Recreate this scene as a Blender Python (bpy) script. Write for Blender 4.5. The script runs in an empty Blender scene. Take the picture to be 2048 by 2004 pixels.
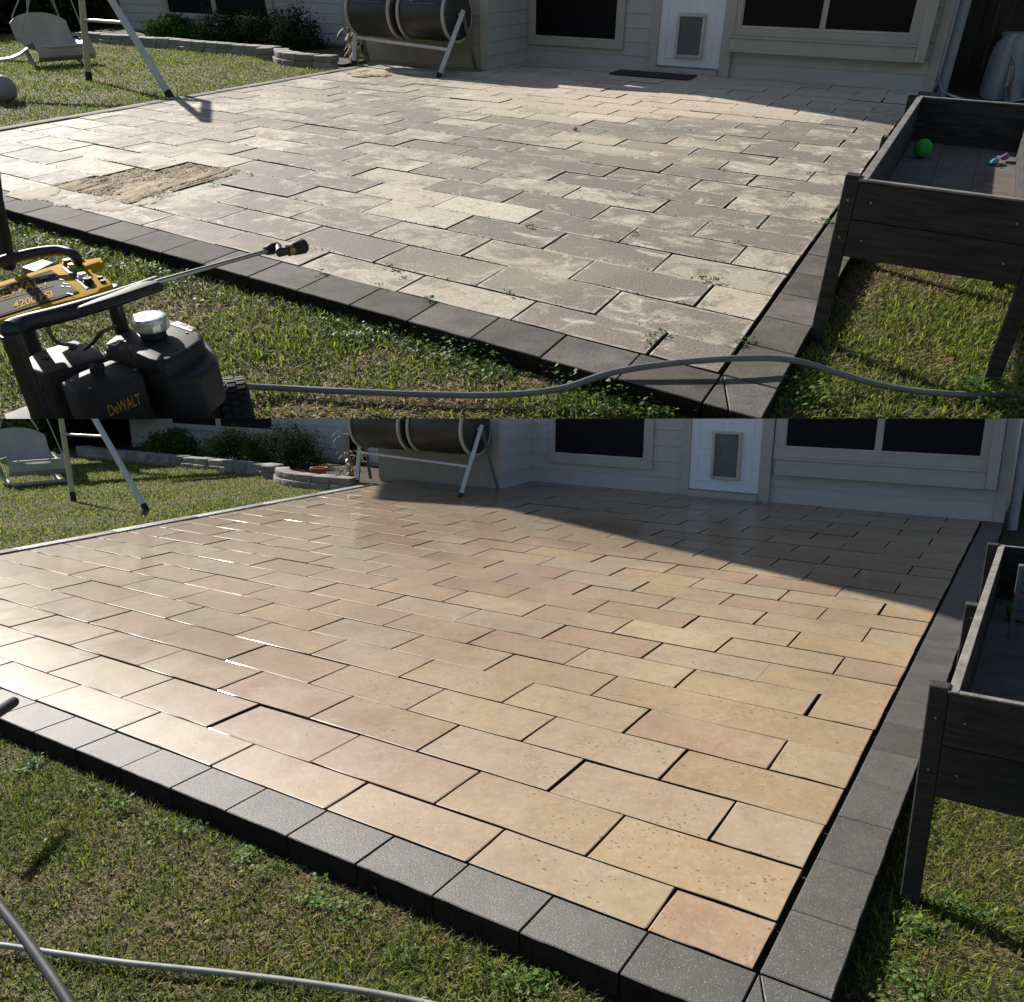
import bpy, bmesh, math, random
import numpy as np
from mathutils import Vector, Matrix
random.seed(7); RNG = np.random.default_rng(11)
R = math.radians
sc = bpy.context.scene
COL = sc.collection

# ------------------------------------------------------------------ camera
F, PX, PY = 1650.0, 1024.0, 1150.0          # focal length and principal point in photo pixels
HB, HA, K = 1.6, 1.1, 8.0                   # eye height over each patio, size of the upper garden
TH_B = math.atan((PY - 714) / F); TH_A = math.atan((PY + 96) / F)
cam = bpy.data.cameras.new('camera'); co = bpy.data.objects.new('camera', cam); COL.objects.link(co)
cam.sensor_fit = 'HORIZONTAL'; cam.sensor_width = 36; cam.lens = F / 2048 * 36
cam.shift_y = (PY - 1002) / 2048
cam.clip_start = 0.05; cam.clip_end = 1000
co.location = (0, 0, HB); co.rotation_euler = (math.pi / 2 - TH_B, 0, 0)
sc.camera = co
# ------------------------------------------------------------------ sky, sun, exposure
SUN_EL, SUN_AZ = 41.0, -45.0                # azimuth from +Y towards +X
w = bpy.data.worlds.new('World'); sc.world = w; w.use_nodes = True
nt = w.node_tree; bg = nt.nodes['Background']
sky = nt.nodes.new('ShaderNodeTexSky'); sky.sky_type = 'NISHITA'; sky.sun_disc = False
sky.sun_elevation = R(SUN_EL); sky.sun_rotation = R(SUN_AZ % 360)
nt.links.new(sky.outputs[0], bg.inputs[0]); bg.inputs[1].default_value = 0.06
sl = bpy.data.lights.new('sun', 'SUN'); sl.energy = 5.0; sl.angle = R(0.5); sl.color = (1, 0.95, 0.87)
so = bpy.data.objects.new('sun', sl); COL.objects.link(so); so.location = (-20, 20, 30)
SV = Vector((math.cos(R(SUN_EL)) * math.sin(R(SUN_AZ)), math.cos(R(SUN_EL)) * math.cos(R(SUN_AZ)), math.sin(R(SUN_EL))))
so.rotation_euler = SV.to_track_quat('Z', 'Y').to_euler()
vs = sc.view_settings; vs.view_transform = 'Standard'; vs.look = 'None'; vs.exposure = 0.55; vs.gamma = 1
sc.cycles.max_bounces = 6; sc.cycles.use_denoising = True

# ------------------------------------------------------------------ the two gardens
class Site:
    def __init__(s, key, th, h, M, row, side, O, uL, vL):
        s.key, s.th, s.h, s.M = key, th, h, M
        s.C = Vector((0, 0, h)); s.side = side
        r = s.ray(PX, row); s.n = Vector((0, -r.z, r.y)).normalized()   # limit of this garden
        s.O = s.at(*O)
        s.eu = (s.at(*uL[1]) - s.at(*uL[0])).normalized(); s.ev = (s.at(*vL[1]) - s.at(*vL[0])).normalized()
    def ray(s, x, y):
        a, c = (x - PX) / F, -(y - PY) / F; ct, st = math.cos(s.th), math.sin(s.th)
        return Vector((a, ct + c * st, -st + c * ct))
    def at(s, x, y, z=0.0):
        r = s.ray(x, y); return s.C + r * ((z - s.h) / r.z)
    def dep(s, x, y, d):
        r = s.ray(x, y); return s.C + r * (d / r.y)
    def p(s, u, v, z=0.0):
        q = s.O + s.eu * u + s.ev * v; q.z = z; return q
    def uv(s, q):
        d = q - s.O; a, b, c, e = s.eu.x, s.ev.x, s.eu.y, s.ev.y; D = a * e - b * c
        return (d.x * e - b * d.y) / D, (a * d.y - c * d.x) / D
    def wall(s, x, y, v):
        a = s.p(0, v); n = Vector((-s.eu.y, s.eu.x, 0)); r = s.ray(x, y)
        return s.C + r * ((a - s.C).dot(n) / r.dot(n))
    def keep(s, q):
        return s.side * s.n.dot(q - s.C) >= 0
MA = Matrix.Translation((0, 0, HB)) @ Matrix.Rotation(TH_A - TH_B, 4, 'X') @ Matrix.Scale(K, 4) @ Matrix.Translation((0, 0, -HA))
A = Site('A', TH_A, HA, MA, 838.2, 1, (1444, 748), ((1463, 702), (732.7, 526)), ((1466.7, 704), (1684, 400)))
B = Site('B', TH_B, HB, Matrix.Identity(4), 837.4, -1, (1517, 1943), ((1554.7, 1853), (0, 1318.7)), ((1554.7, 1853), (1956, 1056.6)))
A.zs, A.du, A.U, A.V, A.lawn, A.wv, A.wu = 0.72, 0.575, 6.25, 7.65, -0.065, 6.62, 4.78
B.zs, B.du, B.U, B.V, B.lawn, B.wv, B.wu = 1.0, 0.63, 6.77, 7.55, -0.095, 6.77, 5.28

# ------------------------------------------------------------------ mesh helpers
class MB:
    def __init__(s): s.v = []; s.f = []
    def add(s, vs_, fs):
        o = len(s.v); s.v += [Vector(x) for x in vs_]; s.f += [tuple(i + o for i in f) for f in fs]; return s
    def prism(s, bot, top):
        n = len(bot); fs = [tuple(range(n))[::-1], tuple(range(n, 2 * n))]
        fs += [(i, (i + 1) % n, n + (i + 1) % n, n + i) for i in range(n)]
        return s.add(list(bot) + list(top), fs)
    def slab(s, poly, dz):                       # polygon of points pushed down by dz
        return s.prism([Vector(q) - Vector((0, 0, dz)) for q in poly], poly)
    def beam(s, a, b, w_, h_, up=(0, 0, 1)):
        a, b = Vector(a), Vector(b); d = (b - a).normalized(); up = Vector(up)
        x = d.cross(up)
        if x.length < 1e-4: x = d.cross(Vector((1, 0, 0)))
        x.normalize(); y = x.cross(d).normalized(); x *= w_ / 2; y *= h_ / 2
        c = [-x - y, x - y, x + y, -x + y]
        return s.prism([a + q for q in c], [b + q for q in c])
    def tube(s, pts, r, n=10, cap=True):
        pts = [Vector(q) for q in pts]; m = len(pts)
        rs = list(r) if hasattr(r, '__len__') else [r] * m
        vv = []; px = None
        for i, q in enumerate(pts):
            d = (pts[min(i + 1, m - 1)] - pts[max(i - 1, 0)]).normalized()
            if px is None: px = d.orthogonal().normalized()
            px = (px - d * px.dot(d)).normalized(); py = d.cross(px)
            vv += [q + (px * math.cos(2 * math.pi * j / n) + py * math.sin(2 * math.pi * j / n)) * rs[i] for j in range(n)]
        fs = [(i * n + j, i * n + (j + 1) % n, (i + 1) * n + (j + 1) % n, (i + 1) * n + j) for i in range(m - 1) for j in range(n)]
        if cap: fs += [tuple(range(n))[::-1], tuple((m - 1) * n + j for j in range(n))]
        return s.add(vv, fs)
    def lathe(s, c, axis, prof, n=24, zs=1.0):
        c = Vector(c); ax = Vector(axis).normalized()
        return s.tube([c + ax * t for t, _ in prof], [r for _, r in prof], n) if len(set(t for t, _ in prof)) == len(prof) else s._lathe(c, ax, prof, n)
    def _lathe(s, c, ax, prof, n):
        ax = Vector(ax).normalized(); x = ax.orthogonal().normalized(); y = ax.cross(x); vv = []
        for t, r in prof:
            vv += [c + ax * t + (x * math.cos(2 * math.pi * j / n) + y * math.sin(2 * math.pi * j / n)) * max(r, 1e-4) for j in range(n)]
        m = len(prof)
        fs = [(i * n + j, i * n + (j + 1) % n, (i + 1) * n + (j + 1) % n, (i + 1) * n + j) for i in range(m - 1) for j in range(n)]
        fs += [tuple(range(n))[::-1], tuple((m - 1) * n + j for j in range(n))]
        return s.add(vv, fs)
    def ball(s, c, r, n=16, m=10, sq=(1, 1, 1)):
        c = Vector(c); vv = [c + Vector((0, 0, r * sq[2]))]
        for i in range(1, m):
            t = math.pi * i / m
            vv += [c + Vector((math.sin(t) * math.cos(2 * math.pi * j / n) * r * sq[0], math.sin(t) * math.sin(2 * math.pi * j / n) * r * sq[1], math.cos(t) * r * sq[2])) for j in range(n)]
        vv.append(c - Vector((0, 0, r * sq[2])))
        fs = [(0, 1 + j, 1 + (j + 1) % n) for j in range(n)]
        for i in range(m - 2):
            fs += [(1 + i * n + j, 1 + (i + 1) * n + j, 1 + (i + 1) * n + (j + 1) % n, 1 + i * n + (j + 1) % n) for j in range(n)]
        e = len(vv) - 1; b0 = 1 + (m - 2) * n
        fs += [(e, b0 + (j + 1) % n, b0 + j) for j in range(n)]
        return s.add(vv, fs)
    def grid(s, rows):                           # rows of points -> sheet
        n = len(rows[0]); vv = [q for r_ in rows for q in r_]
        return s.add(vv, [(i * n + j, i * n + j + 1, (i + 1) * n + j + 1, (i + 1) * n + j) for i in range(len(rows) - 1) for j in range(n - 1)])

def uvbox(s, u0, u1, v0, v1, z0, z1):
    q = [(u0, v0), (u1, v0), (u1, v1), (u0, v1)]
    return MB().prism([s.p(u, v, z0) for u, v in q], [s.p(u, v, z1) for u, v in q])

BASE = {}
def build(mb, s, name, mat, parent=None, base=None, bevel=0, seg=2, smooth=False, solid=0, sub=0):
    ks = [s.keep(q) for q in mb.v]
    if not any(ks): return None
    bm = bmesh.new(); vl = [bm.verts.new(q) for q in mb.v]
    for f in mb.f:
        try: bm.faces.new([vl[i] for i in f])
        except ValueError: pass
    bmesh.ops.recalc_face_normals(bm, faces=bm.faces)
    if solid: bmesh.ops.solidify(bm, geom=bm.faces[:], thickness=solid)
    if bevel:
        es = [e for e in bm.edges if len(e.link_faces) == 2 and e.calc_face_angle(0) > 0.5]
        bmesh.ops.bevel(bm, geom=es, offset=bevel, segments=seg, affect='EDGES', profile=0.5, clamp_overlap=True)
    if not all(ks):
        g = bm.verts[:] + bm.edges[:] + bm.faces[:]
        r = bmesh.ops.bisect_plane(bm, geom=g, plane_co=s.C, plane_no=s.n * s.side, clear_inner=True, dist=1e-6)
        es = [e for e in r['geom_cut'] if isinstance(e, bmesh.types.BMEdge)]
        if es: bmesh.ops.holes_fill(bm, edges=es, sides=0)
    b = BASE[parent.name] if parent is not None else (base if base is not None else Vector((0, 0, 0)))
    for v in bm.verts: v.co -= b
    me = bpy.data.meshes.new(name); bm.to_mesh(me); bm.free()
    if not len(me.polygons): return None
    for m in (mat if isinstance(mat, list) else [mat]): me.materials.append(m)
    if smooth:
        me.polygons.foreach_set('use_smooth', [True] * len(me.polygons))
        me.set_sharp_from_angle(angle=R(38))
    return link(me, s, name, parent, b)
def link(me, s, name, parent=None, b=Vector((0, 0, 0))):
    o = bpy.data.objects.new(name, me); COL.objects.link(o)
    if parent is not None: o.parent = parent
    else: o.matrix_world = s.M @ Matrix.Translation(b)
    BASE[o.name] = b.copy()
    return o
def thing(s, name, label, cat, base, group=None):
    o = bpy.data.objects.new(name, None); COL.objects.link(o); o.empty_display_size = 0.1
    base = Vector(base); o.matrix_world = s.M @ Matrix.Translation(base); BASE[o.name] = base
    return tag(o, label, cat, group)
def tag(o, label=None, cat=None, group=None, kind=None):
    if o is None: return None
    if label: o['label'] = label
    if cat: o['category'] = cat
    if group: o['group'] = group
    if kind: o['kind'] = kind
    return o

# ------------------------------------------------------------------ materials
class NM:
    def __init__(s, name):
        s.m = bpy.data.materials.new(name); s.m.use_nodes = True; s.t = s.m.node_tree; s.n = s.t.nodes
        s.b = s.n['Principled BSDF']; s.tc = s.n.new('ShaderNodeTexCoord'); s.oi = s.n.new('ShaderNodeObjectInfo'); s.geo = s.n.new('ShaderNodeNewGeometry')
    def L(s, a, b): s.t.links.new(a, b)
    def put(s, sock, v):
        if hasattr(v, 'links'): s.L(v, sock)
        else: sock.default_value = v if not (isinstance(v, tuple) and len(v) == 3 and sock.type == 'RGBA') else (*v, 1)
    def math(s, op, a, b=0.0, c=0.0, clamp=False):
        n = s.n.new('ShaderNodeMath'); n.operation = op; n.use_clamp = clamp
        s.put(n.inputs[0], a); s.put(n.inputs[1], b); s.put(n.inputs[2], c); return n.outputs[0]
    def vmath(s, op, a, b):
        n = s.n.new('ShaderNodeVectorMath'); n.operation = op; s.put(n.inputs[0], a)
        if op == 'SCALE': s.put(n.inputs[3], b)
        else: s.put(n.inputs[1], b)
        return n.outputs[0]
    def noise(s, vec, scale, detail=4, rough=0.6, dist=0):
        n = s.n.new('ShaderNodeTexNoise'); s.put(n.inputs['Vector'], vec); n.inputs['Scale'].default_value = scale
        n.inputs['Detail'].default_value = detail; n.inputs['Roughness'].default_value = rough; n.inputs['Distortion'].default_value = dist
        return n.outputs[0]
    def voro(s, vec, scale, feat='F1'):
        n = s.n.new('ShaderNodeTexVoronoi'); n.feature = feat; s.put(n.inputs['Vector'], vec); n.inputs['Scale'].default_value = scale
        return n.outputs['Distance']
    def ramp(s, fac, stops, interp='LINEAR'):
        n = s.n.new('ShaderNodeValToRGB'); s.put(n.inputs[0], fac); cr = n.color_ramp; cr.interpolation = interp
        while len(cr.elements) < len(stops): cr.elements.new(0.5)
        for e, (p_, c) in zip(cr.elements, stops):
            e.position = p_; e.color = (c, c, c, 1) if not hasattr(c, '__len__') else (*c, 1)
        return n.outputs[0]
    def mix(s, fac, a, b, mode='MIX'):
        n = s.n.new('ShaderNodeMix'); n.data_type = 'RGBA'; n.blend_type = mode
        s.put(n.inputs[0], fac); s.put(n.inputs[6], a); s.put(n.inputs[7], b); return n.outputs[2]
    def bump(s, h, strength=0.3, dist=0.01, prev=None):
        n = s.n.new('ShaderNodeBump'); n.inputs['Strength'].default_value = strength; n.inputs['Distance'].default_value = dist
        s.put(n.inputs['Height'], h)
        if prev is not None: s.put(n.inputs['Normal'], prev)
        return n.outputs[0]
    def out(s, col=None, rough=None, normal=None, metal=None, spec=None, coat=None):
        if col is not None: s.put(s.b.inputs['Base Color'], col)
        if rough is not None: s.put(s.b.inputs['Roughness'], rough)
        if normal is not None: s.put(s.b.inputs['Normal'], normal)
        if metal is not None: s.put(s.b.inputs['Metallic'], metal)
        if spec is not None: s.put(s.b.inputs['Specular IOR Level'], spec)
        if coat is not None: s.put(s.b.inputs['Coat Weight'], coat); s.b.inputs['Coat Roughness'].default_value = 0.09
        return s.m

def plain(name, c1, c2=None, scale=8, rough=0.6, bump=0.0, bscale=60, metal=0, spec=0.5, detail=5, stretch=None, rvar=0.1, objvar=0.0):
    k = NM(name); vec = k.tc.outputs['Object']
    off = k.vmath('SCALE', k.oi.outputs['Location'], 3.1); 
    rv = k.n.new('ShaderNodeCombineXYZ'); k.put(rv.inputs[0], k.math('MULTIPLY', k.oi.outputs['Random'], 31.0))
    vec = k.vmath('ADD', vec, rv.outputs[0])
    if stretch: vec = k.vmath('MULTIPLY', vec, stretch)
    nz = k.noise(vec, scale, detail)
    c2 = c2 or tuple(x * 0.75 for x in c1)
    col = k.ramp(nz, [(0.3, c1), (0.7, c2)])
    if objvar:
        f = k.math('MULTIPLY_ADD', k.oi.outputs['Random'], 2 * objvar, 1 - objvar)
        col = k.vmath('SCALE', col, f)
    rg = k.math('MULTIPLY_ADD', nz, rvar * 2, rough - rvar)
    nm = k.bump(k.noise(vec, bscale, 4), bump, 0.01) if bump else None
    return k.out(col, rg, nm, metal, spec)

def tile_old():                                  # weathered, lichen stained pavers
    k = NM('stained_paver'); ob = k.tc.outputs['Object']
    uvn = k.n.new('ShaderNodeUVMap'); uvn.uv_map = 'tuv'
    sep = k.n.new('ShaderNodeSeparateXYZ'); k.L(uvn.outputs[0], sep.inputs[0])
    rv = k.n.new('ShaderNodeCombineXYZ'); k.put(rv.inputs[0], k.math('MULTIPLY', k.oi.outputs['Random'], 53.0)); k.put(rv.inputs[1], k.math('MULTIPLY', k.oi.outputs['Random'], 17.0))
    v = k.vmath('ADD', ob, rv.outputs[0]); P = k.vmath('SCALE', k.geo.outputs['Position'], 1 / K)
    base = k.ramp(k.oi.outputs['Random'], [(0, (0.56, 0.50, 0.405)), (0.2, (0.50, 0.45, 0.37)), (0.4, (0.46, 0.415, 0.34)), (0.6, (0.58, 0.505, 0.40)), (0.75, (0.47, 0.42, 0.345)), (0.93, (0.52, 0.465, 0.36)), (1, (0.76, 0.69, 0.58))])
    big = k.math('ADD', k.math('MULTIPLY', k.noise(P, 0.6, 4, 0.6), 0.45), k.math('ADD', k.math('MULTIPLY', k.noise(P, 2.2, 6, 0.75, 0.8), 0.62), k.math('MULTIPLY', k.noise(P, 9.0, 5, 0.75, 0.6), 0.30))); mid = k.noise(v, 5.5, 7, 0.75, 0.8); fine = k.noise(v, 55, 4, 0.75)
    st = k.math('ADD', k.math('MULTIPLY', big, 0.9), k.math('MULTIPLY', mid, 0.75))
    st = k.math('ADD', st, k.math('MULTIPLY_ADD', k.math('FRACT', k.math('MULTIPLY', k.oi.outputs['Random'], 37.0)), 0.26, -0.13))
    sp = k.n.new('ShaderNodeSeparateXYZ'); k.L(P, sp.inputs[0])
    clean = k.math('MULTIPLY', k.ramp(k.math('MULTIPLY_ADD', sp.outputs[1], 0.5, -3.55), [(0.0, 0.0), (0.5, 1.0)]), k.ramp(k.math('MULTIPLY_ADD', sp.outputs[0], 0.5, 0.35), [(0.0, 0.0), (0.6, 1.0)]))
    st = k.math('SUBTRACT', st, k.math('MULTIPLY', clean, 0.16))
    st = k.ramp(st, [(0.86, 0.0), (1.06, 1.0)])
    col = k.mix(k.math('MULTIPLY', st, 0.78), base, (0.112, 0.100, 0.086))
    col = k.mix(k.math('MULTIPLY', k.ramp(fine, [(0.47, 0.0), (0.66, 1.0)]), 0.55), col, (0.12, 0.11, 0.095))
    col = k.mix(k.math('MULTIPLY', k.ramp(k.noise(v, 140, 3, 0.7), [(0.5, 0.0), (0.62, 1.0)]), 0.4), col, (0.70, 0.65, 0.56))
    warm = k.ramp(k.noise(k.vmath('ADD', P, (7.0, 3.0, 0.0)), 0.5, 4, 0.6), [(0.5, 0.0), (0.66, 1.0)])
    col = k.mix(k.math('MULTIPLY', warm, 0.3), col, (0.62, 0.50, 0.37)); col = k.mix(k.math('MULTIPLY', clean, 0.45), col, (0.68, 0.55, 0.44))
    # pale worn rim along some edges
    ex = k.math('MINIMUM', sep.outputs[0], k.math('SUBTRACT', 1, sep.outputs[0])); ey = k.math('MINIMUM', sep.outputs[1], k.math('SUBTRACT', 1, sep.outputs[1]))
    e = k.math('MINIMUM', ex, k.math('MULTIPLY', ey, 0.5))
    wob = k.noise(v, 9, 3)
    em = k.ramp(k.math('ADD', e, k.math('MULTIPLY', wob, 0.11)), [(0.050, 1.0), (0.080, 0.0)])
    col = k.mix(k.math('MULTIPLY', em, 0.75), col, (0.66, 0.61, 0.53))
    wh = k.ramp(k.noise(v, 3.1, 6, 0.8, 0.8), [(0.56, 0.0), (0.66, 1.0)])
    col = k.mix(k.math('MULTIPLY', wh, 0.7), col, (0.76, 0.71, 0.63))
    col = k.vmath('MULTIPLY', col, (1.06, 1.025, 0.975))
    nm = k.bump(k.noise(v, 90, 5, 0.75), 0.55, 0.012); nm = k.bump(mid, 0.3, 0.02, nm)
    return k.out(col, k.math('MULTIPLY_ADD', mid, 0.3, 0.6), nm, spec=0.28)
def tile_new():                                  # pressure washed, still wet pavers
    k = NM('washed_paver'); ob = k.tc.outputs['Object']
    rv = k.n.new('ShaderNodeCombineXYZ'); k.put(rv.inputs[0], k.math('MULTIPLY', k.oi.outputs['Random'], 53.0)); k.put(rv.inputs[1], k.math('MULTIPLY', k.oi.outputs['Random'], 17.0))
    v = k.vmath('ADD', ob, rv.outputs[0]); P = k.geo.outputs['Position']
    base = k.ramp(k.oi.outputs['Random'], [(0, (0.35, 0.25, 0.135)), (0.14, (0.27, 0.165, 0.08)), (0.28, (0.39, 0.295, 0.17)), (0.42, (0.30, 0.205, 0.115)), (0.56, (0.36, 0.235, 0.115)), (0.7, (0.33, 0.26, 0.165)), (0.85, (0.31, 0.195, 0.12)), (1, (0.30, 0.18, 0.105))])
    mid = k.noise(v, 4.0, 6, 0.65, 0.5); fine = k.noise(v, 160, 3, 0.7); P2 = k.noise(P, 0.8, 3)
    col = k.mix(k.ramp(mid, [(0.38, 0.0), (0.66, 0.45)]), base, (0.41, 0.315, 0.195))
    col = k.mix(k.math('MULTIPLY', k.ramp(k.noise(v, 9, 5, 0.7), [(0.46, 0.0), (0.68, 1.0)]), 0.65), col, (0.245, 0.165, 0.095))
    col = k.mix(k.math('MULTIPLY', k.ramp(k.noise(v, 28, 4, 0.75), [(0.5, 0.0), (0.7, 1.0)]), 0.35), col, (0.50, 0.40, 0.27))
    col = k.mix(k.math('MULTIPLY', fine, 0.28), col, (0.30, 0.235, 0.155))
    # pale scour marks
    pale = k.ramp(k.noise(v, 2.3, 6, 0.75, 0.9), [(0.64, 0.0), (0.76, 1.0)])
    col = k.mix(k.math('MULTIPLY', pale, 0.45), col, (0.68, 0.60, 0.48))
    # pores, drawn out along the length of the paver
    uvn = k.n.new('ShaderNodeUVMap'); uvn.uv_map = 'tuv'
    sv = k.vmath('ADD', k.vmath('MULTIPLY', uvn.outputs[0], (0.36, 0.30, 1.0)), rv.outputs[0])
    po = k.ramp(k.math('ADD', k.voro(sv, 55), k.math('MULTIPLY', k.noise(v, 4.5, 4, 0.6), 0.62)), [(0.40, 1.0), (0.445, 0.0)])
    po2 = k.ramp(k.math('ADD', k.voro(sv, 24), k.math('MULTIPLY', k.noise(v, 3, 3), 0.4)), [(0.27, 1.0), (0.30, 0.0)])
    po = k.math('MAXIMUM', po, po2)
    col = k.mix(k.math('MULTIPLY', po, 0.9), col, (0.13, 0.085, 0.05))
    col = k.vmath('MULTIPLY', col, (0.965, 1.0, 1.10))
    # water film: thick towards the hose end, drying out at the near right corner
    sp = k.n.new('ShaderNodeSeparateXYZ'); k.L(P, sp.inputs[0])
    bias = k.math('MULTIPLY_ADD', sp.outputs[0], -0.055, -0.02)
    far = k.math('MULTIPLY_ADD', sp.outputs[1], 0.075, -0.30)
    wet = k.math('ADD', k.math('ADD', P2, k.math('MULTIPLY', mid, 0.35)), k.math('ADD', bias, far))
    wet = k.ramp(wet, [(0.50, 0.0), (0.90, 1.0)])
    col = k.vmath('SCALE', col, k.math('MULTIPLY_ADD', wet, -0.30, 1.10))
    # freshly sprayed rows along the kerb keep a broken, rough film of water
    vv = k.math('ADD', k.math('MULTIPLY', sp.outputs[0], 0.523), k.math('MULTIPLY', sp.outputs[1], 0.853))
    film = k.math('ADD', k.math('MULTIPLY_ADD', vv, -1.0, 1.946 + 0.95), k.math('MULTIPLY', k.math('SUBTRACT', mid, 0.5), 1.6))
    film = k.ramp(film, [(0.0, 0.0), (0.9, 1.0)]); film = k.math('MULTIPLY', film, k.ramp(k.math('MULTIPLY_ADD', sp.outputs[0], -0.5, 0.2), [(0.0, 0.0), (0.6, 1.0)]))
    rg = k.math('MULTIPLY_ADD', wet, -0.12, 0.52); rg = k.math('ADD', rg, k.math('MULTIPLY', fine, 0.08))
    hgt = k.math('SUBTRACT', fine, k.math('MULTIPLY', po, 2.0))
    nm = k.bump(hgt, 0.22, 0.006); nm = k.bump(mid, 0.12, 0.02, nm)
    return k.out(col, rg, nm, spec=k.math('MULTIPLY_ADD', film, 0.9, 0.28), coat=k.math('MULTIPLY', wet, 0.6))
def stone(name, c1, c2, rough, speck=0.0, scale=6, bump=0.5, spec=0.5, n1b=0.35, fs=110):
    k = NM(name); ob = k.tc.outputs['Object']
    rv = k.n.new('ShaderNodeCombineXYZ'); k.put(rv.inputs[0], k.math('MULTIPLY', k.oi.outputs['Random'], 41.0))
    v = k.vmath('ADD', ob, rv.outputs[0]); n1 = k.noise(v, scale, 6, 0.7, 0.3); n2 = k.noise(v, fs, 4, 0.75)
    col = k.ramp(n1, [(0.32, c1), (0.68, c2)])
    col = k.vmath('SCALE', col, k.math('MULTIPLY_ADD', k.oi.outputs['Random'], 0.5, 0.75))
    col = k.mix(k.math('MULTIPLY', k.ramp(n2, [(0.4, 1.0), (0.6, 0.0)]), 0.5), col, tuple(x * 0.45 for x in c1))
    if speck:
        col = k.mix(k.math('MULTIPLY', k.ramp(k.voro(v, 95), [(0.16, 1.0), (0.2, 0.0)]), speck), col, (0.42, 0.40, 0.37))
    nm = k.bump(n2, bump, 0.012); nm = k.bump(n1, n1b, 0.03, nm)
    rg = k.math('MULTIPLY_ADD', n2, 0.25, rough - 0.1)
    return k.out(col, rg, nm, spec=spec)
def blade_mat(name, trans=0.35, rough=0.6, spec=0.3):
    k = NM(name); a = k.n.new('ShaderNodeVertexColor'); a.layer_name = 'tint'
    k.put(k.b.inputs['Base Color'], a.outputs[0]); k.b.inputs['Roughness'].default_value = rough; k.b.inputs['Specular IOR Level'].default_value = spec
    t = k.n.new('ShaderNodeBsdfTranslucent'); k.L(a.outputs[0], t.inputs[0])
    mx = k.n.new('ShaderNodeMixShader'); mx.inputs[0].default_value = trans
    k.L(k.b.outputs[0], mx.inputs[1]); k.L(t.outputs[0], mx.inputs[2]); k.L(mx.outputs[0], k.n['Material Output'].inputs[0])
    return k.m
def wood(name, c1, c2, axis=(1, 1, 12), rough=0.75, bump=0.4):
    return plain(name, c1, c2, scale=3, rough=rough, bump=bump, bscale=22, stretch=axis, objvar=0.25)

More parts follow.
